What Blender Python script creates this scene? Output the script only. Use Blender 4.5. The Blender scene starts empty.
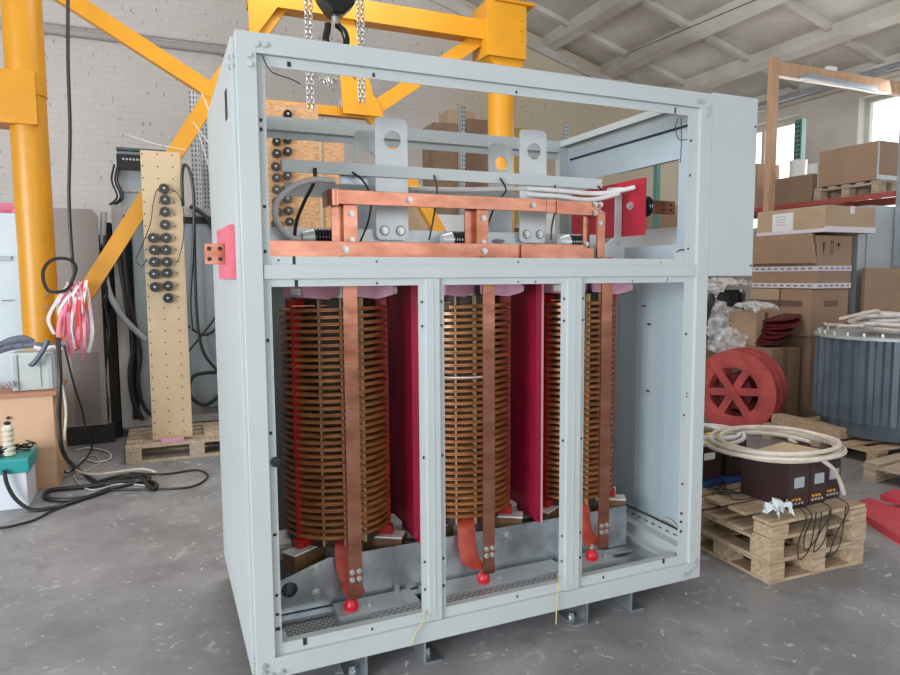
import bpy, bmesh, math, random
from mathutils import Vector, Matrix
random.seed(7)
PI = math.pi
S = bpy.context.scene
COL = S.collection

# ------------------------------------------------------------------ camera
FPX, YAW, PIT, ROL = 665.2946, 0.4093, -0.0899, -0.0067
CAM = Vector((-0.25258, -2.29361, 1.51479))
_f = Vector((math.sin(YAW)*math.cos(PIT), math.cos(YAW)*math.cos(PIT), math.sin(PIT)))
_r = Vector((math.cos(YAW), -math.sin(YAW), 0)); _u = _r.cross(_f)
_r2 = _r*math.cos(ROL)+_u*math.sin(ROL); _u2 = -_r*math.sin(ROL)+_u*math.cos(ROL)
cd = bpy.data.cameras.new('camera'); cam = bpy.data.objects.new('camera', cd); COL.objects.link(cam)
cd.sensor_width = 36; cd.lens = FPX/900*36; cd.clip_start = .05; cd.clip_end = 200
cam.matrix_world = Matrix(((_r2.x, _u2.x, -_f.x, CAM.x), (_r2.y, _u2.y, -_f.y, CAM.y), (_r2.z, _u2.z, -_f.z, CAM.z), (0, 0, 0, 1)))
S.camera = cam
def at(px, py, ax, v):
    """point of the place seen at a pixel of the photo, on the plane ax = v"""
    d = _r2*((px-450)/FPX)+_u2*((337.5-py)/FPX)+_f
    i = 'xyz'.index(ax); t = (v-CAM[i])/d[i]
    return CAM+d*t

# ------------------------------------------------------------------ light
S.view_settings.view_transform = 'Standard'; S.view_settings.look = 'None'
S.view_settings.gamma = 1; S.view_settings.use_curve_mapping = False
S.view_settings.exposure = -0.08
w = bpy.data.worlds.new('daylight'); S.world = w; w.use_nodes = True
wn = w.node_tree.nodes; wl = w.node_tree.links
bg = wn['Background']; bg.inputs['Color'].default_value = (.90, .95, 1, 1); bg.inputs['Strength'].default_value = 2.5
def area(name, loc, target, sx, sy, power, col=(1, 1, 1)):
    l = bpy.data.lights.new(name, 'AREA'); l.shape = 'RECTANGLE'; l.size = sx; l.size_y = sy; l.energy = power; l.color = col
    o = bpy.data.objects.new(name, l); COL.objects.link(o); o.location = loc
    o.rotation_euler = (Vector(target)-Vector(loc)).to_track_quat('-Z', 'Y').to_euler(); return o
area('gate_daylight', (-7.6, -4.4, 2.3), (1.2, .6, 1.1), 5.0, 3.6, 900, (.90, .96, 1))
area('window_daylight', (8.6, 3.4, 3.2), (3.2, 1.2, 1.0), 3.4, 1.6, 90, (1, .99, .96))
area('front_fill', (1.8, -7.6, 2.8), (1.2, 0, 1.0), 8, 3, 60, (.97, .98, 1))  # fill light added behind the camera, at the unseen front openings
area('ceiling_skylight', (1.3, 2.6, 5.0), (1.2, 1.6, 0), 2.6, 1.6, 130, (1, .99, .97))

# ------------------------------------------------------------------ materials
def mat(name, col, rough=.5, metal=0., var=.0, vs=6., bump=0., bs=30., col2=None, stretch=None, coat=0., trans=0.):
    m = bpy.data.materials.new(name); m.use_nodes = True; n = m.node_tree.nodes; l = m.node_tree.links
    b = n['Principled BSDF']; b.inputs['Roughness'].default_value = rough; b.inputs['Metallic'].default_value = metal
    b.inputs['Base Color'].default_value = (*col, 1)
    if coat: b.inputs['Coat Weight'].default_value = coat
    tc = n.new('ShaderNodeTexCoord'); mp = n.new('ShaderNodeMapping'); l.new(tc.outputs['Object'], mp.inputs[0])
    if stretch: mp.inputs['Scale'].default_value = stretch
    if var or col2:
        t = n.new('ShaderNodeTexNoise'); t.inputs['Scale'].default_value = vs; t.inputs['Detail'].default_value = 6
        l.new(mp.outputs[0], t.inputs['Vector'])
        r = n.new('ShaderNodeValToRGB'); r.color_ramp.elements[0].position = .35; r.color_ramp.elements[1].position = .65
        c2 = col2 or tuple(min(1, c*(1+var)) for c in col); c1 = col if col2 else tuple(c*(1-var) for c in col)
        r.color_ramp.elements[0].color = (*c1, 1); r.color_ramp.elements[1].color = (*c2, 1)
        l.new(t.outputs['Fac'], r.inputs[0]); l.new(r.outputs[0], b.inputs['Base Color'])
    if bump:
        t2 = n.new('ShaderNodeTexNoise'); t2.inputs['Scale'].default_value = bs; t2.inputs['Detail'].default_value = 4
        l.new(mp.outputs[0], t2.inputs['Vector'])
        bp_ = n.new('ShaderNodeBump'); bp_.inputs['Strength'].default_value = bump; bp_.inputs['Distance'].default_value = .01
        l.new(t2.outputs['Fac'], bp_.inputs['Height']); l.new(bp_.outputs[0], b.inputs['Normal'])
    return m
M = {}
M['paint'] = mat('grey_paint', (.475, .512, .515), .42, 0, .03, 2)
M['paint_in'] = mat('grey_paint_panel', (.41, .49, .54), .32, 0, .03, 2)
M['galv'] = mat('galvanised_steel', (.50, .54, .57), .34, .85, .14, 14, .05, 40)
M['zinc'] = mat('zinc_white_steel', (.50, .53, .54), .42, .45, .06, 9)
M['copper'] = mat('bare_copper', (.34, .13, .082), .25, .88, 0, 7, .12, 9, (.48, .22, .15), (1, 1, 2.2))
M['winding'] = mat('enamelled_winding', (.27, .095, .03), .30, .35, .0, 8, 0, 30, (.50, .21, .075), (1, 1, 6), .4)
M['leadred'] = mat('red_brown_insulation', (.42, .055, .03), .45, 0, .15, 30)
M['comb'] = mat('tan_comb', (.36, .27, .15), .5, 0, .1, 30)
M['redcomb'] = mat('red_comb', (.40, .012, .010), .38, 0, .1, 20)
M['resin'] = mat('brown_resin', (.04, .026, .012), .5, 0, .2, 12)
M['resinblock'] = mat('brown_pressboard', (.14, .075, .035), .5, 0, .2, 20)
M['whiteblock'] = mat('white_pressboard', (.74, .72, .70), .6, 0, .06, 30)
M['pinkplate'] = mat('pink_gpo_board', (.58, .30, .40), .5, 0, .08, 20)
M['barrier'] = mat('red_gpo_board', (.33, .007, .038), .45, 0, .1, 6)
M['barrieredge'] = mat('pink_cut_edge', (.75, .32, .42), .5)
M['redplate'] = mat('red_board', (.38, .010, .030), .5, 0, .1, 10)
M['pinkred'] = mat('salmon_board', (.72, .14, .20), .5, 0, .1, 20)
M['insred'] = mat('red_insulator', (.62, .01, .03), .3, 0)
M['black'] = mat('black_rubber', (.012, .012, .014), .42, 0)
M['blackshiny'] = mat('black_bakelite', (.010, .010, .012), .2, 0)
M['dark'] = mat('dark_void', (.02, .02, .022), .7, 0)
M['white_cable'] = mat('white_cable', (.62, .60, .60), .5, 0, .06, 20)
M['cream_cable'] = mat('cream_cable', (.62, .54, .46), .55, 0, .1, 20)
M['grey_cable'] = mat('grey_cable', (.50, .48, .47), .5, 0)
M['blackcable'] = mat('black_cable', (.016, .016, .018), .45, 0)
M['bolt'] = mat('bright_bolt', (.55, .54, .52), .38, .8)
M['yellow'] = mat('yellow_crane_paint', (.66, .29, .014), .36, 0, .06, 3, .02, 20)
M['wood'] = mat('pallet_wood', (.36, .245, .15), .75, 0, 0, 5, .2, 30, (.54, .41, .28), (1.5, 12, 12))
M['wood2'] = mat('old_pallet_wood', (.36, .27, .19), .8, 0, 0, 5, .2, 30, (.52, .42, .32), (12, 1.5, 12))
M['ply'] = mat('plywood_board', (.56, .42, .26), .6, 0, .06, 3, .04, 40)
M['osb'] = mat('strand_board', (.42, .21, .09), .65, 0, 0, 22, .2, 40, (.62, .37, .19), (1, 1, 2.5))
M['orangewood'] = mat('varnished_frame_wood', (.55, .33, .20), .45, 0, .12, 4, 0, 30, None, (6, 6, 1))
M['desk'] = mat('beige_desk_board', (.68, .42, .26), .5, 0, .03, 3)
M['deskedge'] = mat('desk_edge', (.46, .20, .12), .5, 0)
M['card'] = mat('cardboard', (.36, .235, .155), .75, 0, .05, 5, .04, 60)
M['card2'] = mat('light_cardboard', (.48, .345, .23), .75, 0, .05, 5, .04, 60)
M['card3'] = mat('dark_cardboard', (.28, .18, .12), .75, 0, .05, 5, .04, 60)
M['tape'] = mat('white_tape', (.74, .70, .74), .35, 0)
M['tapetext'] = mat('purple_print', (.25, .20, .33), .5, 0)
M['brntape'] = mat('brown_tape', (.17, .105, .07), .3, 0)
M['paper'] = mat('white_paper', (.80, .80, .80), .6, 0)
M['ink'] = mat('black_ink', (.03, .03, .035), .6, 0)
M['greyprint'] = mat('grey_print', (.35, .36, .40), .6, 0)
M['cabgrey'] = mat('cabinet_grey_metal', (.42, .46, .49), .4, .1, .06, 2)
M['cabblue'] = mat('blue_grey_door', (.30, .345, .37), .35, .2, .1, 3)
M['frame_grey'] = mat('beige_grey_frame', (.40, .385, .37), .5, .1, .08, 8)
M['panelbrown'] = mat('brown_grey_board', (.30, .265, .25), .4, 0, .05, 3)
M['dpatch'] = mat('darker_board', (.21, .18, .17), .4, 0, .05, 3)
M['paleblue'] = mat('pale_blue_cabinet', (.66, .75, .79), .4, 0, .03, 2)
M['instr'] = mat('grey_green_plastic', (.50, .55, .52), .45, 0, .03, 4)
M['teal'] = mat('teal_plastic', (.02, .30, .31), .4, 0)
M['crate_w'] = mat('white_plastic_bin', (.66, .70, .76), .4, 0, .04, 3)
M['cream'] = mat('cream_ceramic', (.66, .62, .50), .35, 0)
M['tank'] = mat('blue_grey_tank_paint', (.10, .13, .165), .42, .1, .12, 5)
M['reel'] = mat('red_wooden_reel', (.50, .085, .08), .6, 0, .22, 6)
M['darkred'] = mat('dark_red_laminate', (.13, .015, .022), .4, 0, .2, 20)
M['redpaint'] = mat('red_floor_steel', (.52, .05, .07), .5, 0, .1, 6)
M['rackred'] = mat('rack_red', (.40, .08, .06), .5, 0)
M['rackgrey'] = mat('rack_galvanised', (.42, .46, .50), .4, .6, .1, 12)
M['rackteal'] = mat('rack_teal', (.10, .25, .22), .4, 0)
M['brownbox'] = mat('dark_brown_casing', (.045, .022, .022), .35, 0, .1, 10)
M['orange'] = mat('orange_terminal', (.75, .32, .05), .5, 0)
M['blue'] = mat('blue_tray', (.03, .09, .30), .4, 0)
M['yellowbag'] = mat('yellow_label', (.75, .70, .05), .5, 0)
M['pink'] = mat('pink_ribbon', (.85, .25, .36), .6, 0)
M['ribw'] = mat('white_ribbon', (.80, .74, .74), .6, 0)
M['redribbon'] = mat('red_ribbon', (.75, .08, .08), .6, 0)
M['chain'] = mat('chain_steel', (.55, .53, .50), .35, .8)
M['bag'] = mat('clear_bag', (.60, .64, .66), .25, 0)
M['ygwire'] = mat('yellow_green_wire', (.50, .45, .18), .5, 0)
M['olive'] = mat('olive_drum', (.34, .25, .08), .5, 0, .1, 5)
M['brownstuff'] = mat('brown_carton', (.30, .20, .13), .7, 0, .15, 8)
M['glove'] = mat('grey_cloth', (.13, .14, .18), .85, 0, .3, 20)

# film: thin translucent plastic
def film():
    m = bpy.data.materials.new('stretch_film'); m.use_nodes = True; n = m.node_tree.nodes; l = m.node_tree.links
    b = n['Principled BSDF']; b.inputs['Base Color'].default_value = (.85, .86, .88, 1); b.inputs['Roughness'].default_value = .18
    t = n.new('ShaderNodeBsdfTransparent'); x = n.new('ShaderNodeMixShader'); no = n.new('ShaderNodeTexNoise')
    no.inputs['Scale'].default_value = 7; r = n.new('ShaderNodeMapRange'); r.inputs[1].default_value = .35; r.inputs[2].default_value = .7
    r.inputs[3].default_value = .25; r.inputs[4].default_value = .75
    l.new(no.outputs['Fac'], r.inputs[0]); l.new(r.outputs[0], x.inputs[0])
    l.new(t.outputs[0], x.inputs[1]); l.new(b.outputs[0], x.inputs[2]); l.new(x.outputs[0], n['Material Output'].inputs['Surface'])
    return m
M['film'] = film()
def glass():
    m = bpy.data.materials.new('window_glass'); m.use_nodes = True; n = m.node_tree.nodes; l = m.node_tree.links
    g = n.new('ShaderNodeBsdfGlossy'); g.inputs['Roughness'].default_value = .05
    t = n.new('ShaderNodeBsdfTransparent'); x = n.new('ShaderNodeMixShader'); x.inputs[0].default_value = .08
    l.new(t.outputs[0], x.inputs[1]); l.new(g.outputs[0], x.inputs[2]); l.new(x.outputs[0], n['Material Output'].inputs['Surface'])
    return m
M['glass'] = glass()

def wall_mat():
    m = bpy.data.materials.new('whitewashed_brick'); m.use_nodes = True; n = m.node_tree.nodes; l = m.node_tree.links
    b = n['Principled BSDF']; b.inputs['Roughness'].default_value = .85
    tc = n.new('ShaderNodeTexCoord'); mp = n.new('ShaderNodeMapping'); l.new(tc.outputs['Object'], mp.inputs[0])
    mp.inputs['Rotation'].default_value = (PI/2, 0, 0)
    br = n.new('ShaderNodeTexBrick'); br.inputs['Scale'].default_value = 1.0
    br.inputs['Brick Width'].default_value = .26; br.inputs['Row Height'].default_value = .077; br.inputs['Mortar Size'].default_value = .005
    br.inputs['Color1'].default_value = (.74, .69, .66, 1); br.inputs['Color2'].default_value = (.72, .67, .64, 1); br.inputs['Mortar'].default_value = (.68, .625, .595, 1)
    l.new(mp.outputs[0], br.inputs['Vector'])
    # chipped dark gaps in the joints
    no = n.new('ShaderNodeTexNoise'); no.inputs['Scale'].default_value = 13; no.inputs['Detail'].default_value = 5
    mp2 = n.new('ShaderNodeMapping'); mp2.inputs['Scale'].default_value = (1.8, 1, .8); l.new(tc.outputs['Object'], mp2.inputs[0]); l.new(mp2.outputs[0], no.inputs['Vector'])
    r = n.new('ShaderNodeValToRGB'); r.color_ramp.elements[0].position = .645; r.color_ramp.elements[0].color = (0, 0, 0, 1)
    r.color_ramp.elements[1].position = .69; r.color_ramp.elements[1].color = (.7, .7, .7, 1); l.new(no.outputs['Fac'], r.inputs[0])
    mx = n.new('ShaderNodeMixRGB'); l.new(r.outputs[0], mx.inputs[0]); l.new(br.outputs['Color'], mx.inputs[1]); mx.inputs[2].default_value = (.27, .22, .19, 1)
    # large paint variation; dimmer ochre light on the right multiplied into the colour
    no2 = n.new('ShaderNodeTexNoise'); no2.inputs['Scale'].default_value = .8; l.new(tc.outputs['Object'], no2.inputs['Vector'])
    mx2 = n.new('ShaderNodeMixRGB'); mx2.blend_type = 'MULTIPLY'; mx2.inputs[0].default_value = 1
    r2 = n.new('ShaderNodeValToRGB'); r2.color_ramp.elements[0].color = (.86, .85, .84, 1); r2.color_ramp.elements[1].color = (1, 1, 1, 1)
    l.new(no2.outputs['Fac'], r2.inputs[0]); l.new(mx.outputs[0], mx2.inputs[1]); l.new(r2.outputs[0], mx2.inputs[2])
    sx = n.new('ShaderNodeSeparateXYZ'); l.new(tc.outputs['Object'], sx.inputs[0])
    mr = n.new('ShaderNodeMapRange'); mr.inputs[1].default_value = 3.3; mr.inputs[2].default_value = 4.6; l.new(sx.outputs['X'], mr.inputs[0])
    mx3 = n.new('ShaderNodeMixRGB'); mx3.blend_type = 'MULTIPLY'; mx3.inputs[2].default_value = (.86, .80, .64, 1)
    l.new(mr.outputs[0], mx3.inputs[0]); l.new(mx2.outputs[0], mx3.inputs[1]); l.new(mx3.outputs[0], b.inputs['Base Color'])
    bu = n.new('ShaderNodeBump'); bu.inputs['Strength'].default_value = .5; bu.inputs['Distance'].default_value = .01
    ma = n.new('ShaderNodeMath'); ma.operation = 'SUBTRACT'; ma.inputs[0].default_value = 1; bu.inputs['Strength'].default_value = .3
    l.new(br.outputs['Fac'], ma.inputs[1]); l.new(ma.outputs[0], bu.inputs['Height']); l.new(bu.outputs[0], b.inputs['Normal'])
    return m
def floor_mat():
    m = bpy.data.materials.new('painted_concrete_floor'); m.use_nodes = True; n = m.node_tree.nodes; l = m.node_tree.links
    b = n['Principled BSDF']; b.inputs['Specular IOR Level'].default_value = .5
    tc = n.new('ShaderNodeTexCoord')
    no = n.new('ShaderNodeTexNoise'); no.inputs['Scale'].default_value = 1.6; no.inputs['Detail'].default_value = 9; no.inputs['Roughness'].default_value = .62; l.new(tc.outputs['Object'], no.inputs['Vector'])
    r = n.new('ShaderNodeValToRGB'); r.color_ramp.elements[0].position = .3; r.color_ramp.elements[0].color = (.165, .162, .17, 1)
    r.color_ramp.elements[1].position = .72; r.color_ramp.elements[1].color = (.37, .365, .375, 1); l.new(no.outputs['Fac'], r.inputs[0])
    # paint drips and chips: white specks
    def specks(scale, lo, hi, dist):
        n1 = n.new('ShaderNodeTexNoise'); n1.inputs['Scale'].default_value = scale; n1.inputs['Detail'].default_value = 3; n1.inputs['Distortion'].default_value = dist
        l.new(tc.outputs['Object'], n1.inputs['Vector'])
        q = n.new('ShaderNodeMapRange'); q.inputs[1].default_value = lo; q.inputs[2].default_value = hi; l.new(n1.outputs['Fac'], q.inputs[0]); return q
    a = specks(22, .67, .70, .8); c = specks(6, .62, .74, 1.5)
    mm = n.new('ShaderNodeMath'); mm.operation = 'MULTIPLY'; mm.inputs[1].default_value = .55; l.new(c.outputs[0], mm.inputs[0])
    mk = n.new('ShaderNodeMath'); mk.operation = 'MAXIMUM'; l.new(a.outputs[0], mk.inputs[0]); l.new(mm.outputs[0], mk.inputs[1])
    mx = n.new('ShaderNodeMixRGB'); l.new(mk.outputs[0], mx.inputs[0]); l.new(r.outputs[0], mx.inputs[1]); mx.inputs[2].default_value = (.56, .56, .56, 1)
    d = specks(5, .60, .75, .5)
    mz = n.new('ShaderNodeMixRGB'); mz.inputs[2].default_value = (.13, .125, .13, 1)
    ml = n.new('ShaderNodeMath'); ml.operation = 'MULTIPLY'; ml.inputs[1].default_value = .5; l.new(d.outputs[0], ml.inputs[0]); l.new(ml.outputs[0], mz.inputs[0])
    l.new(mx.outputs[0], mz.inputs[1]); l.new(mz.outputs[0], b.inputs['Base Color'])
    rr = n.new('ShaderNodeMapRange'); rr.inputs[3].default_value = .38; rr.inputs[4].default_value = .62; l.new(no.outputs['Fac'], rr.inputs[0]); l.new(rr.outputs[0], b.inputs['Roughness'])
    bu = n.new('ShaderNodeBump'); bu.inputs['Strength'].default_value = .15; bu.inputs['Distance'].default_value = .01; l.new(no.outputs['Fac'], bu.inputs['Height']); l.new(bu.outputs[0], b.inputs['Normal'])
    return m
def mesh_mat():   # expanded-metal sheet
    m = bpy.data.materials.new('expanded_metal'); m.use_nodes = True; n = m.node_tree.nodes; l = m.node_tree.links
    b = n['Principled BSDF']; b.inputs['Roughness'].default_value = .4
    tc = n.new('ShaderNodeTexCoord'); mp = n.new('ShaderNodeMapping'); l.new(tc.outputs['Object'], mp.inputs[0])
    mp.inputs['Scale'].default_value = (1, .8, 1); mp.inputs['Rotation'].default_value = (0, 0, .0)
    br = n.new('ShaderNodeTexBrick'); br.inputs['Scale'].default_value = 1; br.inputs['Brick Width'].default_value = .026; br.inputs['Row Height'].default_value = .012
    br.inputs['Mortar Size'].default_value = .0032; br.inputs['Mortar Smooth'].default_value = 0
    br.inputs['Color1'].default_value = (.015, .015, .017, 1); br.inputs['Color2'].default_value = (.015, .015, .017, 1); br.inputs['Mortar'].default_value = (.42, .44, .46, 1)
    l.new(mp.outputs[0], br.inputs['Vector']); l.new(br.outputs['Color'], b.inputs['Base Color']); return m
M['wall'] = wall_mat(); M['floor'] = floor_mat(); M['expanded'] = mesh_mat()
def perf_mat():
    m = bpy.data.materials.new('perforated_steel'); m.use_nodes = True; n = m.node_tree.nodes; l = m.node_tree.links
    b = n['Principled BSDF']; b.inputs['Roughness'].default_value = .4; b.inputs['Metallic'].default_value = .4
    tc = n.new('ShaderNodeTexCoord'); mp = n.new('ShaderNodeMapping'); l.new(tc.outputs['Object'], mp.inputs[0]); mp.inputs['Rotation'].default_value = (PI/2, 0, 0)
    br = n.new('ShaderNodeTexBrick'); br.offset = 0; br.inputs['Scale'].default_value = 1; br.inputs['Brick Width'].default_value = .034; br.inputs['Row Height'].default_value = .05
    br.inputs['Mortar Size'].default_value = .011; br.inputs['Mortar Smooth'].default_value = 0
    br.inputs['Color1'].default_value = (.05, .05, .055, 1); br.inputs['Color2'].default_value = (.05, .05, .055, 1); br.inputs['Mortar'].default_value = (.50, .54, .58, 1)
    l.new(mp.outputs[0], br.inputs['Vector']); l.new(br.outputs['Color'], b.inputs['Base Color']); return m
M['perf'] = perf_mat()
M['wallr'] = mat('plastered_wall', (.56, .54, .50), .85, 0, .06, 2, .1, 20)
M['ceil'] = mat('whitewashed_concrete', (.46, .425, .37), .9, 0, 0, 1.0, .1, 12, (.68, .65, .59))
M['overlit_white'] = mat('overlit_sheet_white', (.90, .91, .93), .5, 0)  # strong light on the hood side sheet put into its white

# ------------------------------------------------------------------ mesh helpers
_jit = [0]
class MB:
    def __init__(s): s.bm = bmesh.new(); s.m = Matrix.Identity(4)
    def _x(s, vs, mtx=None):
        mt = s.m @ mtx if mtx is not None else s.m
        for v in vs: v.co = mt @ v.co
    def box(s, x0, x1, y0, y1, z0, z1, bev=0., mtx=None):
        # a hair of clearance so that no two faces coincide
        if x0 > x1: x0, x1 = x1, x0
        if y0 > y1: y0, y1 = y1, y0
        _jit[0] = (_jit[0]+5) % 13; e = min(_jit[0]*.00005, .12*min(x1-x0, y1-y0, z1-z0))
        x0 += e; x1 -= e; y0 += e; y1 -= e; z0 += e; z1 -= e
        vs = [s.bm.verts.new((x, y, z)) for x in (x0, x1) for y in (y0, y1) for z in (z0, z1)]
        fs = [s.bm.faces.new([vs[i] for i in q]) for q in ((0, 1, 3, 2), (4, 6, 7, 5), (0, 4, 5, 1), (2, 3, 7, 6), (0, 2, 6, 4), (1, 5, 7, 3))]
        bmesh.ops.recalc_face_normals(s.bm, faces=fs)
        if bev:
            es = list({e for f in fs for e in f.edges}); r = bmesh.ops.bevel(s.bm, geom=es, offset=bev, segments=2, affect='EDGES', profile=.7)
            vs = list({v for f in r['faces'] for v in f.verts} | {v for v in vs if v.is_valid})
        s._x(vs, mtx); return s
    def prism(s, pts, ax, a, b, bev=0., mtx=None):
        """polygon pts (2D) extruded along ax from a to b; 2D axes are the other two in x,y,z order"""
        def P(p, t):
            return {'x': (t, p[0], p[1]), 'y': (p[0], t, p[1]), 'z': (p[0], p[1], t)}[ax]
        A = [s.bm.verts.new(P(p, a)) for p in pts]; B = [s.bm.verts.new(P(p, b)) for p in pts]
        fs = [s.bm.faces.new(A), s.bm.faces.new(B[::-1])]
        n = len(pts)
        for i in range(n): fs.append(s.bm.faces.new((A[i], B[i], B[(i+1) % n], A[(i+1) % n])))
        bmesh.ops.recalc_face_normals(s.bm, faces=fs); vs = A+B
        if bev:
            es = list({e for f in fs for e in f.edges}); r = bmesh.ops.bevel(s.bm, geom=es, offset=bev, segments=1, affect='EDGES')
            vs = list({v for f in r['faces'] for v in f.verts} | {v for v in vs if v.is_valid})
        s._x(vs, mtx); return s
    def lathe(s, prof, seg=24, mtx=None, caps=True):
        """prof list of (r,z) round z"""
        rings = []
        for r, z in prof:
            if r < 1e-6: rings.append([s.bm.verts.new((0, 0, z))])
            else: rings.append([s.bm.verts.new((r*math.cos(2*PI*i/seg), r*math.sin(2*PI*i/seg), z)) for i in range(seg)])
        fs = []
        for a, b in zip(rings, rings[1:]):
            for i in range(seg):
                j = (i+1) % seg
                q = [a[i % len(a)], a[j % len(a)], b[j % len(b)], b[i % len(b)]]
                q = list(dict.fromkeys(q))
                if len(q) > 2: fs.append(s.bm.faces.new(q))
        if caps:
            for rg in (rings[0], rings[-1]):
                if len(rg) > 2: fs.append(s.bm.faces.new(rg))
        bmesh.ops.recalc_face_normals(s.bm, faces=fs)
        s._x([v for r in rings for v in r], mtx); return s
    def cyl(s, p, q, r, seg=16, r2=None):
        p = Vector(p); q = Vector(q); d = q-p
        mt = Matrix.Translation(p) @ d.to_track_quat('Z', 'Y').to_matrix().to_4x4()
        return s.lathe([(r, 0), (r if r2 is None else r2, d.length)], seg, mt)
    def bar(s, p, q, wx, wy, up=(0, 0, 1)):
        """rectangular bar from p to q; wy measured along up"""
        p = Vector(p); q = Vector(q); d = (q-p); L = d.length; d.normalize(); u = Vector(up); sd = d.cross(u).normalized(); u = sd.cross(d)
        mt = Matrix(((sd.x, u.x, d.x, p.x), (sd.y, u.y, d.y, p.y), (sd.z, u.z, d.z, p.z), (0, 0, 0, 1)))
        return s.box(-wx/2, wx/2, -wy/2, wy/2, 0, L, 0, mt)
    def tube(s, pts, r, seg=8, smooth=True, closed=False, sub=6):
        P = [Vector(p) for p in pts]
        if smooth and len(P) > 2:
            Q = []; n = len(P)
            rng = range(n if closed else n-1)
            for i in rng:
                if closed: a, b, c, d = P[(i-1) % n], P[i], P[(i+1) % n], P[(i+2) % n]
                else: a, b, c, d = P[max(i-1, 0)], P[i], P[i+1], P[min(i+2, n-1)]
                for k in range(sub):
                    t = k/sub
                    Q.append(.5*((2*b)+(c-a)*t+(2*a-5*b+4*c-d)*t*t+(3*b-a-3*c+d)*t**3))
            if not closed: Q.append(P[-1])
            P = Q
        n = len(P); rings = []; up = None
        for i, p in enumerate(P):
            if closed: d = (P[(i+1) % n]-P[i-1])
            else: d = P[min(i+1, n-1)]-P[max(i-1, 0)]
            if d.length < 1e-9: d = Vector((0, 0, 1))
            d.normalize()
            if up is None: up = Vector((0, 0, 1)) if abs(d.z) < .9 else Vector((1, 0, 0))
            sd = d.cross(up)
            if sd.length < 1e-4: sd = d.orthogonal()
            sd.normalize(); up = sd.cross(d).normalized()
            rings.append([s.bm.verts.new(s.m @ (p+sd*r*math.cos(2*PI*k/seg)+up*r*math.sin(2*PI*k/seg))) for k in range(seg)])
        m = n if closed else n-1
        for i in range(m):
            a, b = rings[i], rings[(i+1) % n]
            for k in range(seg): s.bm.faces.new((a[k], a[(k+1) % seg], b[(k+1) % seg], b[k]))
        if not closed: s.bm.faces.new(rings[0][::-1]); s.bm.faces.new(rings[-1])
        return s
    def ribbon(s, pts, wdir, wid, th, sub=6):
        """flat strap swept through pts, width along wdir, given thickness"""
        P = [Vector(p) for p in pts]; Q = []; n = len(P)
        for i in range(n-1):
            a, b, c, d = P[max(i-1, 0)], P[i], P[i+1], P[min(i+2, n-1)]
            for k in range(sub):
                t = k/sub; Q.append(.5*((2*b)+(c-a)*t+(2*a-5*b+4*c-d)*t*t+(3*b-a-3*c+d)*t**3))
        Q.append(P[-1]); wd = Vector(wdir).normalized(); rings = []
        for i, p in enumerate(Q):
            d = (Q[min(i+1, len(Q)-1)]-Q[max(i-1, 0)]).normalized(); nn = d.cross(wd).normalized()
            rings.append([s.bm.verts.new(p+wd*a*wid/2+nn*b*th/2) for a, b in ((-1, -1), (1, -1), (1, 1), (-1, 1))])
        for a, b in zip(rings, rings[1:]):
            for k in range(4): s.bm.faces.new((a[k], a[(k+1) % 4], b[(k+1) % 4], b[k]))
        s.bm.faces.new(rings[0][::-1]); s.bm.faces.new(rings[-1]); return s
    def plate(s, outer, holes, o, u, v, th):
        """flat plate with round-ish holes: outline & holes in (u,v) coordinates from o, thickness th along u x v"""
        o = Vector(o); u = Vector(u); v = Vector(v); nn = u.cross(v).normalized()
        loops = []
        for k in (0, 1):
            ee = []
            ls = []
            for lp in [outer]+holes:
                vs = [s.bm.verts.new(o+u*a+v*b+nn*th*k) for a, b in lp]; ls.append(vs)
                for i in range(len(vs)): ee.append(s.bm.edges.new((vs[i], vs[(i+1) % len(vs)])))
            bmesh.ops.triangle_fill(s.bm, use_beauty=True, use_dissolve=False, edges=ee)
            loops.append(ls)
        for A, B in zip(*loops):
            for i in range(len(A)): s.bm.faces.new((A[i], A[(i+1) % len(A)], B[(i+1) % len(A)], B[i]))
        bmesh.ops.recalc_face_normals(s.bm, faces=s.bm.faces[:]); return s
    def build(s, name, m, parent=None, smooth=False, inv=None):
        bmesh.ops.remove_doubles(s.bm, verts=s.bm.verts[:], dist=1e-6)
        bmesh.ops.recalc_face_normals(s.bm, faces=s.bm.faces[:])
        me = bpy.data.meshes.new(name); s.bm.to_mesh(me); s.bm.free()
        me.materials.append(M[m] if isinstance(m, str) else m)
        if smooth:
            for p in me.polygons: p.use_smooth = True
            try: me.set_sharp_from_angle(angle=math.radians(40))
            except Exception: pass
        o = bpy.data.objects.new(name, me); COL.objects.link(o)
        if parent:
            o.parent = parent; o.matrix_parent_inverse = WM(parent).inverted()
        return o
def WM(o):
    m = Matrix.LocRotScale(o.location, o.rotation_euler, o.scale)
    if o.parent: m = WM(o.parent) @ o.matrix_parent_inverse @ m
    return m
def circ(cx, cy, r, n=20, r2=None): return [(cx+r*math.cos(2*PI*i/n), cy+(r2 or r)*math.sin(2*PI*i/n)) for i in range(n)]
def tag(o, label, cat, group=None, kind=None):
    o['label'] = label; o['category'] = cat
    if group: o['group'] = group
    if kind: o['kind'] = kind
    return o
def thing(name, label, cat, loc, group=None, rz=0.):
    o = bpy.data.objects.new(name, None); o.empty_display_size = .1; COL.objects.link(o); o.location = loc; o.rotation_euler = (0, 0, rz)
    return tag(o, label, cat, group)
def struct(name, mb, m, parent=None):
    o = mb.build(name, m, parent)
    if not parent: o['kind'] = 'structure'
    return o
def kids(o): return [c for c in list(COL.objects) if c.parent is o]
def dup(root, label=None, parent=None):
    c = root.copy(); COL.objects.link(c)
    if parent is not None: c.parent = parent
    if label: c['label'] = label
    for k in kids(root): dup(k, None, c)
    return c
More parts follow.
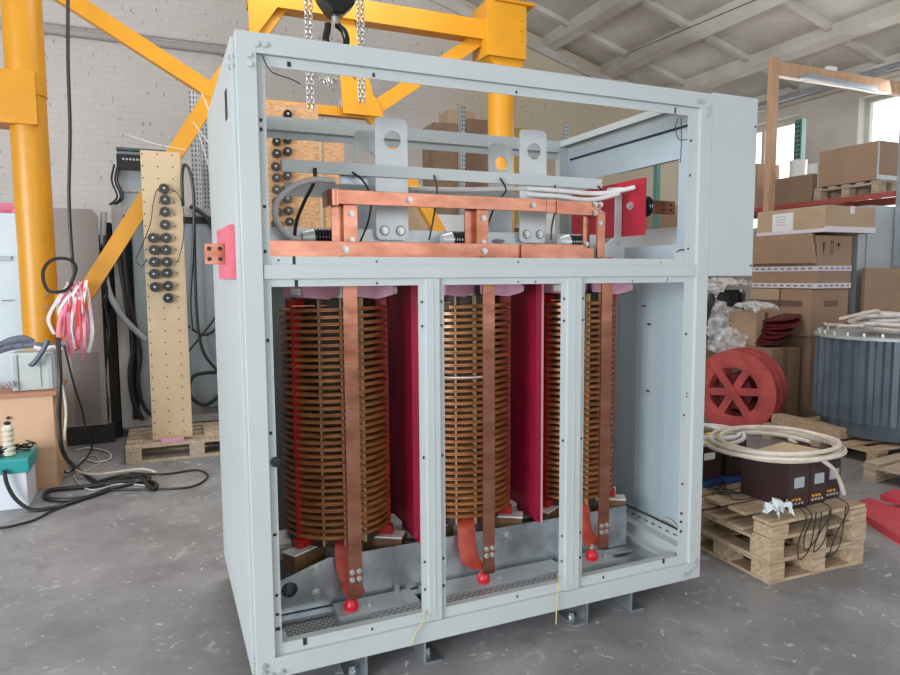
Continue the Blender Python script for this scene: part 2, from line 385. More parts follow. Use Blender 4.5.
def bolt(parent, p, axis, r=.010, h=.008, m='bolt'):
    p = Vector(p); a = Vector(axis).normalized(); b = MB()
    b.cyl(p-a*.001, p+a*h*.35, r*1.35, 14); b.cyl(p+a*h*.2, p+a*h, r, 6)
    return b.build('bolt', m, parent)

# ================================================================== SETTING
YB, XR, ZE, SL = 7.24, 8.83, 4.407, .278
def zc(x): return ZE+SL*(XR-x)
struct('floor', MB().box(-9, XR+.3, -8, YB+.3, -.2, 0), 'floor')
struct('wall_back', MB().prism([(-9, 0), (XR, 0), (XR, ZE), (-9, zc(-9))], 'y', YB, YB+.3), 'wall')
# right wall with window openings
wins = [(5.10, 6.8, 2.25, 3.95), (2.70, 4.20, 2.25, 3.98), (-.1, 1.6, 2.25, 3.98)]
b = MB(); edges = [YB+.3]
b.box(XR, XR+.3, -8, YB+.3, 0, 2.25); b.box(XR, XR+.3, -8, YB+.3, 3.98, ZE+.3)
ys = sorted([-8]+[v for wq in wins for v in wq[:2]]+[YB+.3])
for a, c in ((-8, -.1), (1.6, 2.70), (4.20, 5.10), (6.8, YB+.3)): b.box(XR, XR+.3, a, c, 2.25, 3.98)
struct('wall_right', b, 'wallr')
for i, (a, c, z0, z1) in enumerate(wins):
    f = MB(); t = .06
    X0, X1 = XR+.16, XR+.23
    f.box(X0, X1, a, c, z0, z0+t); f.box(X0, X1, a, c, z1-t, z1+.04)
    n = 2
    for k in range(n+1):
        yy = a+(c-a-t)*k/n; f.box(X0, X1, yy, yy+t, z0, z1)
    fo = struct('window_%d' % (i+1), f, 'wallr')
    MB().box(XR+.19, XR+.196, a+t, c-t, z0+t, z1-t).build('glass_pane', 'glass', fo)
# ceiling: inclined ribbed concrete slabs
ang = math.atan(SL)
b = MB()
b.prism([(-9, zc(-9)+.02), (XR+.3, zc(XR+.3)+.02), (XR+.3, zc(XR+.3)+.3), (-9, zc(-9)+.3)], 'y', -8.3, YB+.3)
x = 7.90
while x > -4:
    a0, a1 = x-.085, x+.085
    b.prism([(a0, zc(a0)-.13), (a1, zc(a1)-.13), (a1+.03, zc(a1+.03)+.03), (a0-.03, zc(a0-.03)+.03)], 'y', -8.3, YB)
    x -= 1.127
for k in range(11):
    yy = YB-.75-k*1.32
    b.prism([(-9, zc(-9)-.05), (XR, zc(XR)-.05), (XR, zc(XR)+.03), (-9, zc(-9)+.03)], 'y', yy, yy+.09)
struct('ceiling', b, 'ceil')
b = MB(); b.prism([(-9, zc(-9)-.26), (XR, zc(XR)-.26), (XR, zc(XR)-.13), (-9, zc(-9)-.13)], 'y', YB-.05, YB); struct('trim_1', b, 'ceil')
b = MB(); b.box(XR-.10, XR, -3, YB-.05, ZE-.28, ZE-.08); struct('trim_2', b, 'ceil')
# unseen walls added to limit ambient light; gate and window openings admit daylight
b = MB(); b.box(-9.3, -9, -8, -6.0, 0, 8.8); b.box(-9.3, -9, 1.5, YB+.3, 0, 8.8); b.box(-9.3, -9, -6, 1.5, 4.4, 8.8); struct('wall_left', b, 'wallr')
b = MB(); b.box(-9, XR+.3, -8.3, -8, 0, 1.0)
for a, c in ((-9, -6.5), (-1.5, -.5), (4.5, 5.5), (8.0, XR+.3)): b.box(a, c, -8.3, -8, 1, 4.2)
b.prism([(-9, 4.2), (XR+.3, 4.2), (XR+.3, zc(XR+.3)+.1), (-9, zc(-9)+.1)], 'y', -8.3, -8); struct('wall_front', b, 'wallr')
# pipes
tag(MB().tube([(XR-.22, -1, ZE-.20), (XR-.22, YB-.1, ZE-.20)], .045, 12, False).build('pipe', 'rackgrey', smooth=True), 'grey steel pipe running along the top of the window wall', 'pipe')
p0, p1 = at(0, 24, 'y', YB-.07), at(236, 57, 'y', YB-.07); b = MB()
b.tube([(-4, YB-.07, p0.z), (1.4, YB-.07, p0.z)], .045, 12, False); b.tube([(-4, YB-.03, p0.z+.09), (1.4, YB-.03, p0.z+.09)], .012, 6, False)
for k in range(6): b.box(-3+k*.9, -2.97+k*.9, YB-.11, YB-.003, p0.z-.05, p0.z+.05)
tag(b.build('conduit', mat('dusty_grey_pipe', (.44, .42, .41), .6), smooth=True), 'grey conduit pipe running across the white brick wall, upper left', 'pipe')
q0, q1 = at(640, 58, 'y', YB-.5), at(752, 3, 'y', 2.2)
b = MB(); b.tube([at(612, 60, 'y', 7.1), at(760, -2, 'y', 3.0)], .006, 6, False)
tag(b.build('ceiling_wire', 'blackcable'), 'thin dark wire strung under the concrete ceiling', 'wire')

# ================================================================== ENCLOSURE
W, Z0, Z1, D = 2.01, .11, 2.31, 1.172
E = thing('transformer_enclosure', 'tall light grey open-fronted steel cabinet frame standing on bracket feet in the centre', 'cabinet', (1.0, .58, 0))
pw = .065
b = MB(); b.prism([(0, Z0), (pw, Z0+.075), (pw, Z1-pw), (0, Z1)], 'y', 0, .05, .0012); b.box(0.002, .05, .05, .062, Z0+.01, Z1-.01); b.build('corner_post', 'paint', E)
b = MB(); b.prism([(W, Z0), (W-pw, Z0+.075), (W-pw, Z1-pw), (W, Z1)], 'y', 0, .05, .0012); b.build('corner_post', 'paint', E)
b = MB(); b.prism([(0, Z1), (W, Z1), (W-pw, Z1-pw), (pw, Z1-pw)], 'y', 0, .05, .0012); b.build('top_rail', 'paint', E)
b = MB(); b.prism([(0, Z0), (W, Z0), (W-pw, Z0+.075), (pw, Z0+.075)], 'y', 0, .05, .0012); b.build('bottom_rail', 'paint', E)
# recessed flange (door rebate) all round, with small punched slots
def slots(par, L):
    for (x0, x1, z0, z1, y) in L: MB().box(x0, x1, y-.0015, y+.002, z0, z1).build('slot', 'dark', par)
fy = .016
b = MB(); b.box(pw-.002, .092, fy, fy+.004, Z0+.075, Z1-pw); b.box(.088, .092, fy, fy+.03, Z0+.1, Z1-.1); fl = b.build('post_flange', 'paint', E)
pz = at(274, 462, 'y', fy-.004); b = MB(); b.lathe([(0, 0), (.017, 0), (.017, .012), (0, .014)], 20, Matrix.Translation((.088, fy-.001, pz.z)) @ Matrix.Rotation(PI/2, 4, 'X')); b.build('black_plug', 'black', fl, smooth=True)
slots(fl, [(.070, .080, z, z+.012, fy) for z in (2.03, 2.0, 1.60, 1.30, .98)]+[(.072, .084, z, z+.010, fy) for z in (1.75, .62, .40, .33)]+[(.07, .087, .275, .288, fy)])
b = MB(); b.prism([(.078+.018*math.cos(t), .80+.025*math.sin(t)) for t in [PI/2+PI*k/10 for k in range(11)]], 'y', fy-.002, fy+.001); 
b = MB(); b.box(W-.122, W-pw+.002, fy, fy+.004, Z0+.075, Z1-pw); fr = b.build('post_flange', 'paint', E)
slots(fr, [(W-.110, W-.100, z, z+.010, fy) for z in (2.10, 1.95, 1.63, 1.25, .88, .56)]+[(W-.095, W-.088, z, z+.008, fy) for z in (.98, .965)]+[(W-.112, W-.100, z, z+.012, fy) for z in (.42, .38, .335)])
b = MB(); b.box(pw-.002, W-pw+.002, fy+.0007, fy+.0047, Z1-.10, Z1-pw+.002); ft = b.build('rail_flange', 'paint', E)
slots(ft, [(.165, .178, Z1-.093, Z1-.076, fy), (.46, .468, Z1-.094, Z1-.08, fy), (1.03, 1.038, Z1-.093, Z1-.082, fy), (W-.20, W-.193, Z1-.098, Z1-.072, fy)])
b = MB(); b.box(pw-.002, W-pw+.002, fy+.0007, fy+.0047, Z0+.073, Z0+.115); b.box(.09, W-.12, fy+.002, fy+.035, Z0+.110, Z0+.115); fb = b.build('rail_flange', 'paint', E)
slots(fb, [(.165, .178, Z0+.09, Z0+.116, fy), (.42, .427, Z0+.088, Z0+.098, fy), (1.04, 1.047, Z0+.088, Z0+.10, fy), (1.47, 1.477, Z0+.088, Z0+.10, fy), (W-.21, W-.198, Z0+.095, Z0+.118, fy)])
# middle rail
b = MB(); b.box(pw+.002, W-pw-.002, 0.004, .014, 1.514, 1.561, .002); mr = b.build('middle_rail', 'paint', E)
b = MB(); b.box(.092, W-.10, fy-.0008, fy+.0035, 1.487, 1.590); b.box(.092, W-.10, fy+.002, fy+.04, 1.584, 1.589); b.build('rail_flange', 'paint', mr)
slots(mr, [(.115, .122, 1.574, 1.58, fy), (.165, .176, 1.562, 1.591, fy), (.46, .468, 1.57, 1.578, fy), (1.04, 1.047, 1.57, 1.578, fy), (1.75, 1.757, 1.57, 1.578, fy),
           (.17, .182, 1.487, 1.510, fy), (.46, .468, 1.492, 1.50, fy), (1.04, 1.047, 1.492, 1.50, fy), (1.12, 1.126, 1.492, 1.50, fy), (1.60, 1.606, 1.492, 1.50, fy), (1.79, 1.793, 1.490, 1.508, fy)])
for x0, x1 in ((.648, .704), (1.270, 1.339)):
    b = MB(); b.box(x0, x1, .004, .03, Z0+.076, 1.513, .003); b.box(x0+(x1-x0)*.45, x0+(x1-x0)*.55, .002, .006, Z0+.10, 1.50)
    mu = b.build('mullion', 'paint', E)
    b = MB(); b.box(x0-.024, x1+.022, fy+.0014, fy+.0054, Z0+.095, 1.49); b.build('mullion_flange', 'paint', mu)
    slots(mu, [(xx, xx+.007, z, z+.01, fy) for z in (1.42, 1.33, .83, .42, .31) for xx in (x0-.015, x1+.008)])
# bolts at the mitred corners
for (x, z) in ((.040, Z1-.075), (.042, Z1-.105), (.065, Z1-.038), (.092, Z1-.036), (.025, Z0+.055), (.025, Z0+.032), (.05, Z0+.016), (.085, Z0+.02),
               (W-.062, Z1-.038), (W-.088, Z1-.040), (W-.028, Z1-.06), (W-.030, Z1-.09), (W-.03, Z0+.085), (W-.03, Z0+.058), (W-.065, Z0+.035), (W-.095, Z0+.03)):
    bolt(E, (x, 0, z), (0, -1, 0), .0085, .008, 'zinc')
# rear frame
for x0 in (0, W-pw): MB().box(x0, x0+pw, D-.05, D, Z0, Z1).build('corner_post', 'paint', E)
b = MB(); b.box(pw, W-pw, D-.05, D-.045, Z1-pw, Z1); b.box(pw, W-pw, D-.05, D, Z1-.008, Z1); b.box(pw, W-pw, D-.02, D-.016, Z1-.10, Z1-pw+.01); rt = b.build('top_rail', 'paint', E)
b = MB(); b.box(pw, W-pw, D-.05, D, Z0, Z0+.07); b.build('bottom_rail', 'paint', E)
b = MB(); b.box(pw, W-pw, D-.05, D, 1.49, 1.56); b.build('middle_rail', 'paint', E)
MB().box(pw, W-pw, D-.018, D-.012, Z0+.06, 1.50).build('back_panel', 'paint_in', E)
# side rails front to back
for s, x0, x1 in ((0, 0, pw), (1, W-pw, W)):
    b = MB(); b.box(x0, x1, .05, D-.05, Z1-.012, Z1); b.box(x0 if s == 0 else x1-.012, x0+.012 if s == 0 else x1, .05, D-.05, Z1-pw, Z1)
    if s: b.box(W-pw, W-pw+.006, .05, D-.05, Z1-.035, Z1-.004)
    b.build('top_rail', 'paint', E)
    b = MB(); b.box(x0, x1, .05, D-.05, Z0, Z0+.07); b.build('bottom_rail', 'paint', E)
# left side panel with a handle slot
b = MB(); b.box(-.012, 0, .035, D-.01, Z0+.012, Z1-.012, .002); lp = b.build('side_panel', 'paint', E)
MB().box(-.0135, -.011, .195, .255, 2.075, 2.175, .003).build('grip_slot', 'dark', lp)
for y, z in ((.018, 2.235), (.018, 2.205), (.05, 2.235), (.05, 2.205), (.02, .18), (.02, .15)): bolt(E, (-.001 if y < .03 else -.012, y, z), (-1, 0, 0), .008, .006, 'zinc')
for z in (.55, 1.0, 1.45): MB().cyl((-.013, .05, z), (-.011, .05, z), .004, 8).build('rivet', 'zinc', lp)
# left terminal: salmon plate and copper flag
tp = MB().prism([(.10, 1.515), (.62, 1.515), (.66, 1.715), (.40, 1.705), (.10, 1.70)], 'x', -.028, -.013).build('insulating_plate', 'pinkred', E)
b = MB(); b.box(-.100, -.0285, .30, .312, 1.568, 1.645, .001); tb = b.build('terminal_flag', 'copper', tp)
for x in (-.083, -.045):
    for z in (1.588, 1.626): MB().cyl((x, .2995, z), (x, .302, z), .008, 12).build('bolt_hole', 'dark', tb)
# right side panel with opening
y0, y1, za, zb = .19, .86, 1.665, 2.06
b = MB(); X0, X1 = W-.012, W-.004
b.box(X0, X1, .05, y0, Z0, Z1-pw); b.box(X0, X1, y1, D-.05, Z0, Z1-pw); b.box(X0, X1, y0, y1, zb, Z1-pw); b.box(X0, X1, y0, y1, Z0, za)
rp = b.build('side_panel', 'paint_in', E)
b = MB(); b.box(X0-.006, X0, .10, D-.08, Z1-.115, Z1-.103); b.build('dark_strip', 'dark', rp)  # dark strip painted in for the shaded gap below the top rail
b = MB(); b.box(X0-.004, X0, .45, .47, .13, 1.5); b.box(X0-.004, X0, .62, .63, .13, 1.5); b.build('panel_seam', 'paint', rp)
for y, z in ((.36, 1.27), (.36, .93), (.40, 1.36), (.45, .45)): MB().box(X0-.003, X0, y, y+.025, z, z+.009).build('slot', 'dark', rp)
MB().tube([(X0-.01, .10+.0*k, .24) for k in (0,)]+[(X0-.015, .10+.17*(1-math.cos(t))/2, .24+.09*math.sin(t)) for t in [PI*k/8 for k in range(1, 9)]], .0035, 6).build('earth_wire', 'grey_cable', rp)
# slotted mounting rail low on the right wall and stepped side member
b = MB(); b.box(X0-.022, X0, .08, D-.08, .245, .30); sr = b.build('slotted_rail', 'paint', E)
for k in range(18): MB().box(X0-.0235, X0-.021, .12+k*.052, .145+k*.052, .268, .275).build('slot', 'dark', sr)
MB().box(X0-.030, X0-.018, .08, D-.08, .302, .308).build('dark_strip', 'dark', sr)
b = MB(); b.box(X0-.07, X0-.02, .06, D-.06, .17, .245); b.box(X0-.11, X0-.07, .06, D-.06, .17, .19); b.build('side_member', 'paint', E)
# side hood
b = MB(); hx = 2.278
b.box(W+.001, hx, 0.0, .012, 1.514, 2.316, .002); b.build('side_hood', 'paint', E)
hd = E
b = MB(); b.box(W+.001, hx, .012, 1.0, 2.304, 2.316); b.box(hx-.012, hx, .012, 1.0, 2.12, 2.304); b.box(W+.001, hx, .012, 1.0, 1.514, 1.522); b.build('hood_cover', 'paint', E)
b = MB(); b.box(hx-.012, hx-.004, .03, 1.0, 1.522, 1.775); b.build('hood_side_sheet', 'overlit_white', E)
for z in (2.19, 1.56): MB().cyl((hx-.012, -.0015, z), (hx-.012, .001, z), .005, 8).build('rivet', 'dark', E)
# floor plate, expanded metal and white cross rail
b = MB(); b.box(.05, W-.05, .06, D-.06, .165, .175); fp = b.build('floor_plate', 'galv', E)
MB().box(.13, .34, .08, .40, .1755, .1775).build('expanded_mesh', 'expanded', fp)
MB().box(.45, 1.36, .060, .125, .176, .209).build('expanded_mesh', 'expanded', fp)
MB().box(.62, 1.36, .285, .325, .1755, .1775).build('expanded_mesh', 'expanded', fp)
for x in (.36, .45, .52): MB().box(x, x+.008, .06, .16, .1755, .179).build('slot', 'dark', fp)
for k in range(4): MB().box(1.52+k*.035, 1.537+k*.035, .06, .55, .1755, .1778).build('vent_slot', 'dark', fp)
b = MB()
for xa, xb in ((.33, .66), (.70, 1.36), (1.42, 1.64)):
    b.box(xa, xb, .135, .255, .176, .212, .002)
b.build('cross_rail', 'zinc', E)
# feet: hat-section brackets under the bottom rail
for x0 in (.40, 1.40):
    x1 = x0+.24; t = .008
    b = MB(); pts = [(x0-.07, 0), (x0, 0), (x0+.006, .006), (x0+.006, .10), (x1-.006, .10), (x1-.006, .006), (x1, 0), (x1+.07, 0), (x1+.07, t), (x1+.004, t), (x1+.004, .112), (x0-.004, .112), (x0-.004, t), (x0-.07, t)]
    b.prism(pts, 'y', .03, .20); fo = b.build('bracket_foot', 'galv', E)
    b = MB(); b.prism(pts, 'y', .95, 1.12); b.build('bracket_foot', 'galv', E)
    for x in (x0-.035, x1+.035): bolt(fo, (x, .10, t), (0, 0, 1), .012, .02, 'galv')
for (a, c) in (((425, 611), (410, 646)), ((557, 576), (556, 624))):
    A = at(a[0], a[1], 'y', .02); Bp = at(c[0], c[1], 'y', -.015)
    A.y = .012
    MB().tube([A+Vector((.01, .02, .004)), A+Vector((-.01, -.022, -.01)), (A+Bp)/2+Vector((-.008, -.012, 0)), Bp], .0028, 6).build('earth_wire', 'ygwire', E)
MB().tube([(pw+.02, .012, Z1-.068), (.11, -.004, Z1-.12), (.17, .0, Z1-.135), (.21, .03, Z1-.14)], .002, 5).build('loose_wire', 'blackcable', E)
A = Vector((W-.15, .03, Z1-.11))
MB().tube([A, A+Vector((.005, .0, -.10)), A+Vector((.01, .01, -.19))], .0022, 5).build('loose_wire', 'blackcable', E)
MB().tube([A+Vector((-.0, .02, 0)), A+Vector((-.03, .0, -.04)), A+Vector((-.01, .0, -.09)), A+Vector((.04, .0, -.088))], .0022, 5).build('loose_wire', 'blackcable', E)
MB().tube([(1.84, .03, 1.592), (1.86, .03, 1.625), (1.90, .03, 1.628), (1.925, .03, 1.592)], .003, 5).build('loose_wire', 'blackcable', E)
MB().box(1.835, 1.905, .022, .026, 1.588, 1.618, .002).build('tab', 'paint', E)

# ================================================================== TRANSFORMER
T = thing('dry_type_transformer', 'three-coil copper dry-type transformer with red barriers inside the grey steel frame', 'transformer', (1.0, .50, .176))
CX, CY, SP, RO = .415, .47, .583, .225
zb0, zt0, NT = .452, 1.392, 34
coil_objs = []
def coil(cx):
    b = MB(); seg = 56; bm = b.bm; prof = [(-.034, -.0074), (-.003, -.0074), (0, -.0055), (0, -.0010), (-.003, 0), (0, .0012), (0, .0054), (-.003, .0072), (-.034, .0072)]
    prev = None; n = NT*seg; pitch = (zt0-zb0)/NT
    for i in range(n+1):
        a = 2*PI*i/seg; z = zb0+.008+pitch*i/seg
        ring = [bm.verts.new((cx+(RO+p[0])*math.cos(a), CY+(RO+p[0])*math.sin(a), z+p[1])) for p in prof]
        if prev:
            for k in range(len(prof)): j = (k+1) % len(prof); bm.faces.new((prev[k], prev[j], ring[j], ring[k]))
        else: bm.faces.new(ring)
        prev = ring
    bm.faces.new(prev[::-1])
    wv = b.build('coil_winding', 'winding', T, smooth=True)
    # inner winding cylinder and core limb
    b = MB(); b.lathe([(.0, zb0-.03), (.178, zb0-.03), (.178, zt0+.045), (.150, zt0+.045), (.150, zt0+.01), (0, zt0+.01)], 48, Matrix.Translation((cx, CY, 0))); b.build('inner_cylinder', 'resin', wv, smooth=True)
    MB().lathe([(.125, zb0-.10), (.125, zt0+.12)], 32, Matrix.Translation((cx, CY, 0))).build('core_limb', 'galv', wv, smooth=True)
    # comb sticks
    for k, dg in enumerate((-120, -97, -73)):
        a = math.radians(dg); mt = Matrix.Translation((cx, CY, 0)) @ Matrix.Rotation(a, 4, 'Z')
        MB().box(.180, .2165, -.0035, .0035, zb0-.012, zt0+.045, 0, mt).build('comb_strip', 'comb', wv)
    for dg in (-30, -150, 40, 90, 140):
        a = math.radians(dg); mt = Matrix.Translation((cx, CY, 0)) @ Matrix.Rotation(a, 4, 'Z')
        b = MB(); b.box(.180, .2285, -.006, .006, zb0-.04, zt0+.035, 0, mt)
        if dg in (-30, -150): b.box(.165, .236, -.020, .020, zb0-.028, zb0+.010, .004, mt); b.box(.178, .230, -.022, .022, zt0+.004, zt0+.04, .004, mt)
        b.build('comb_strip', 'redcomb', wv)
    MB().box(cx-.205, cx-.06, CY-RO+.06, CY-RO+.075, zt0+.015, zt0+.018).build('lead_link', 'copper', wv)
    # top pink boards and clamp blocks
    for s in (-1, 1):
        mt = Matrix.Translation((cx+s*.125, CY-.155, 0)) @ Matrix.Rotation(-s*.45, 4, 'Z')
        b = MB(); b.prism([(-.09, zt0+.052), (.03, zt0+.040), (.09, zt0+.058), (.09, zt0+.115), (-.09, zt0+.115)], 'y', -.065, .06, 0, mt)
        b.build('support_block', 'pinkplate', T)
        MB().box(.07 if s > 0 else -.10, .10 if s > 0 else -.07, -.05, .0, zt0+.06, zt0+.085, .003, mt).build('clamp_pad', 'whiteblock', T)
    # bottom brown blocks with white pad
    for s in (-1, 1):
        mt = Matrix.Translation((cx, CY, 0)) @ Matrix.Rotation(math.radians(-148 if s < 0 else -32), 4, 'Z')
        b = MB(); b.box(.10, .285, -.036, .036, zb0-.118, zb0-.036, .002, mt); blk = b.build('support_block', 'resinblock', T)
        MB().box(.098, .287, -.038, .038, zb0-.036, zb0-.029, 0, mt).build('white_pad', 'whiteblock', blk)
        for k in range(4):
            MB().box(cx+s*.245-.035, cx+s*.245+.035, CY-.03, CY+.09, zb0-.105+k*.022, zb0-.087+k*.022).build('pressboard_shim', 'whiteblock', T)
    # a few white marks: galvanised tie visible beneath
    MB().prism([(cx-.07, zb0-.12), (cx+.0, zb0-.12), (cx-.02, zb0-.035), (cx-.06, zb0-.035)], 'y', CY-.19, CY-.05).build('tie_bracket', 'zinc', T)
    return wv
cs = [coil(CX+k*SP) for k in range(3)]
zt_ = at(465, 378, 'y', .245).z
MB().tube([(CX+SP+.2275*math.cos(math.radians(a_)), CY+.2275*math.sin(math.radians(a_)), zt_) for a_ in range(-135, -78, 6)], .0035, 6).build('binding_tape', 'whiteblock', cs[1])
p_, q_ = at(417, 307, 'y', .06), at(449, 307, 'y', .06)
MB().box(p_.x, q_.x, .055, .065, p_.z-.012, p_.z+.008).build('lead_link', 'resinblock', T)
# barriers
for x in (CX+SP*.5-.004, CX+SP*1.5-.004):
    b = MB(); b.box(x, x+.008, .235, .86, .40, 1.50); b.box(x-.028, x-.002, .235, .243, .43, 1.50); bo = b.build('phase_barrier', 'barrier', T)
    MB().box(x-.0, x+.009, .231, .2355, .40, 1.50).build('barrier_edge', 'barrieredge', bo)
# lower clamps and core yoke
def hole(cx, cz, r, n=24): return circ(cx, cz, r, n)
for fy0, xe in ((.275, 1.80), (.66, 1.80)):
    b = MB(); z0, z1 = .20, .395
    b.plate([(.10, z0), (xe, z0), (xe, z1), (.32, z1), (.25, z1-.02), (.10, z1-.07)], [hole(.165, .292, .032)], (0, fy0+.006, 0), (1, 0, 0), (0, 0, 1), .006)
    b.box(.10, xe, fy0-.05 if fy0 < .5 else fy0, fy0 if fy0 < .5 else fy0+.05, .182, .196)
    cl = b.build('lower_clamp', 'galv', T)
    if fy0 < .5:
        for x, z in ((.27, .355), (.27, .255), (.78, .365), (1.14, .355), (1.66, .33)): bolt(cl, (x, fy0, z), (0, -1, 0), .014, .02)
        for x in (1.385, .05):
            if x > 1: MB().prism([(fy0-.10, .19), (fy0, .19), (fy0, .40), (fy0-.02, .39), (fy0-.06, .33), (fy0-.09, .25)], 'x', x, x+.006).build('stiffener', 'galv', cl)
        for x in (.60,): bolt(cl, (x, fy0-.03, .196), (0, 0, 1), .012, .05)
MB().box(.16, 1.76, .31, .64, .21, .345, .003).build('core_yoke', 'tank', T)
MB().box(.16, 1.76, .40, .58, 1.50, 1.66, .003).build('core_yoke', 'tank', T)
for (a0, a1) in ((.20, .30), (1.68, 1.78)):
    MB().box(a0, a1, .56, .80, .176, .21).build('base_foot', 'galv', T)
# upper clamps (low beam), lifting lugs, upper cross beams
b = MB(); b.plate([(.13, 1.60), (1.70, 1.60), (1.70, 1.715), (.13, 1.715)], [[(x+.035*math.cos(t)*(1), 1.675+.011*math.sin(t)) for t in [2*PI*k/12 for k in range(12)]] for x in (.26, .45, 1.15, 1.60)], (0, .396, 0), (1, 0, 0), (0, 0, 1), .008)
uc = b.build('upper_clamp', 'zinc', T)
MB().box(.13, 1.70, .60, .608, 1.60, 1.715).build('upper_clamp', 'zinc', T)
def lug(x0, x1, yf, z0, z1, hz, hr, round_bottom=True):
    cxm = (x0+x1)/2; r = .022
    def rc(x, z, a0): return [(x+r*math.cos(a0+PI/2*k/4), z+r*math.sin(a0+PI/2*k/4)) for k in range(5)]
    out = rc(x1-r, z1-r, 0)+rc(x0+r, z1-r, PI/2)+rc(x0+r, z0+r, PI)+rc(x1-r, z0+r, 1.5*PI)
    hs = [hole(cxm+.005, hz, hr, 28)]
    b = MB(); b.plate(out, hs, (0, yf+.008, 0), (1, 0, 0), (0, 0, 1), .008); o = b.build('lifting_lug', 'zinc', T)
    for x in (x0+.035, x1-.035):
        w_ = bolt(o, (x, yf-.002, z0+.038), (0, -1, 0), .012, .012, 'bolt'); MB().cyl((x, yf, z0+.038), (x, yf-.0015, z0+.038), .021, 16).build('washer', 'tank', o)
    return o
l1 = lug(.572, .712, .36, 1.672, 2.168, 2.078, .036)
l2 = lug(1.245, 1.383, .36, 1.670, 2.172, 2.078, .036)
l3 = lug(.560, .665, .628, 1.66, 2.165, 2.04, .04)
l4 = lug(1.225, 1.352, .628, 1.66, 2.160, 2.065, .033)
b = MB(); b.box(.195, 1.68, .345, .357, 1.925, 1.973, .001); b.box(.195, 1.68, .345, .395, 1.966, 1.973); b.build('cross_beam', 'paint', T)
b = MB(); b.box(.25, 1.68, .618, .626, 1.865, 1.925); b.build('cross_beam', 'paint', T)
# copper: vertical front bars, horizontal buses
BXs = (.400, .983, 1.573)
for i, x in enumerate(BXs):
    z0 = (.262, .255, .262)[i]
    b = MB(); b.box(x-.028, x+.028, .150, .160, z0, 1.60, .0015); vb = b.build('vertical_busbar', 'copper', T)
    for dx in (-.014, .014):
        for dz in (.028, .058): bolt(vb, (x+dx, .150, z0+.055+dz), (0, -1, 0), .008, .010)
b = MB(); b.box(.098, 1.09, .166, .178, 1.589, 1.653, .0015); lb = b.build('horizontal_busbar', 'copper', T)
for x in (.39, .97): bolt(lb, (x, .166, 1.622), (0, -1, 0), .010, .012)
b = MB(); b.box(1.145, 1.46, .166, .178, 1.585, 1.655, .0015); b.box(1.09, 1.15, .180, .190, 1.585, 1.650); b.box(1.46, 1.52, .180, .190, 1.588, 1.64); b.build('horizontal_busbar', 'copper', T)
b = MB(); b.box(.375, 1.30, .205, .217, 1.794, 1.848, .0015); b.box(1.29, 1.345, .200, .213, 1.788, 1.849, .002); b.box(1.335, 1.565, .192, .206, 1.784, 1.845, .0015)
b.ribbon([(.379, .211, 1.82), (.352, .235, 1.82), (.350, .33, 1.82)], (0, 0, 1), .06, .012); ub = b.build('upper_busbar', 'copper', T)
for x in (.66, 1.22): bolt(ub, (x, .203, 1.82), (0, -1, 0), .009, .012)
for x in (1.53, 1.557):
    for z in (1.795, 1.833): bolt(ub, (x, .190, z), (0, -1, 0), .009, .012)
for x, yy in ((.412, .222), (.975, .222)):
    b = MB(); b.box(x-.005, x+.042, yy, yy+.01, 1.60, 1.80); b.box(x-.052, x-.012, yy+.03, yy+.04, 1.60, 1.80); b.box(x-.012, x-.004, yy, yy+.04, 1.60, 1.80); rb = b.build('riser_busbar', 'copper', T)
    bolt(rb, (x+.018, yy, 1.76), (0, -1, 0), .009, .012); bolt(rb, (x+.018, yy, 1.66), (0, -1, 0), .009, .012)
b = MB(); b.box(1.535, 1.575, .176, .188, 1.585, 1.800); b.box(1.49, 1.525, .22, .23, 1.585, 1.79); rb = b.build('riser_busbar', 'copper', T)
bolt(rb, (1.545, .176, 1.75), (0, -1, 0), .009, .012); bolt(rb, (1.505, .22, 1.66), (0, -1, 0), .009, .012); bolt(rb, (1.505, .22, 1.61), (0, -1, 0), .009, .012)
# floor insulators and laminated leads
for i, x in enumerate(BXs):
    ix = x-.012+(-.0, 0, -.03)[i]; iy = .182
    b = MB(); b.lathe([(.026, .212), (.030, .225), (.026, .238), (.020, .25), (.012, .262), (0, .264)], 20, Matrix.Translation((ix, iy, 0))); io = b.build('post_insulator', 'insred', T, smooth=True)
    bolt(io, (ix+.075, iy, .212), (0, 0, 1), .009, .016)
    if i == 2: bolt(io, (ix, iy, .262), (0, 0, 1), .010, .022)
leadpts = [[(.40, .30, .455), (.385, .262, .43), (.385, .245, .36), (.40, .225, .305), (.405, .180, .27)],
           [(.945, .30, .455), (.925, .262, .43), (.922, .235, .34), (.93, .21, .295), (.965, .178, .272)],
           [(1.54, .30, .455), (1.525, .262, .43), (1.52, .235, .34), (1.53, .21, .305), (1.545, .175, .275)]]
for i, pts in enumerate(leadpts):
    b = MB(); b.ribbon(pts, (1, -.12, 0), .078, .010); b.build('laminated_lead', 'leadred', T, smooth=True)
# horizontal black ribbed insulators on the upper clamp
for x in (.30, .88, 1.46):
    prof = [(0, 0), (.020, 0), (.034, .045)]
    mt = Matrix.Translation((x-.045, .30, 1.672)) @ Matrix.Rotation(PI/2, 4, 'Y')
    MB().lathe(prof+[(0, .045)], 18, mt, False).build('insulator_cone', 'zinc', T, smooth=True)
    pr = [(0, .045)]
    for k in range(6): z = .045+k*.012; pr += [(.033, z), (.037, z+.004), (.037, z+.008), (.032, z+.011)]
    pr += [(0, .118)]
    MB().lathe(pr, 20, mt, False).build('ribbed_insulator', 'blackshiny', T, smooth=True)
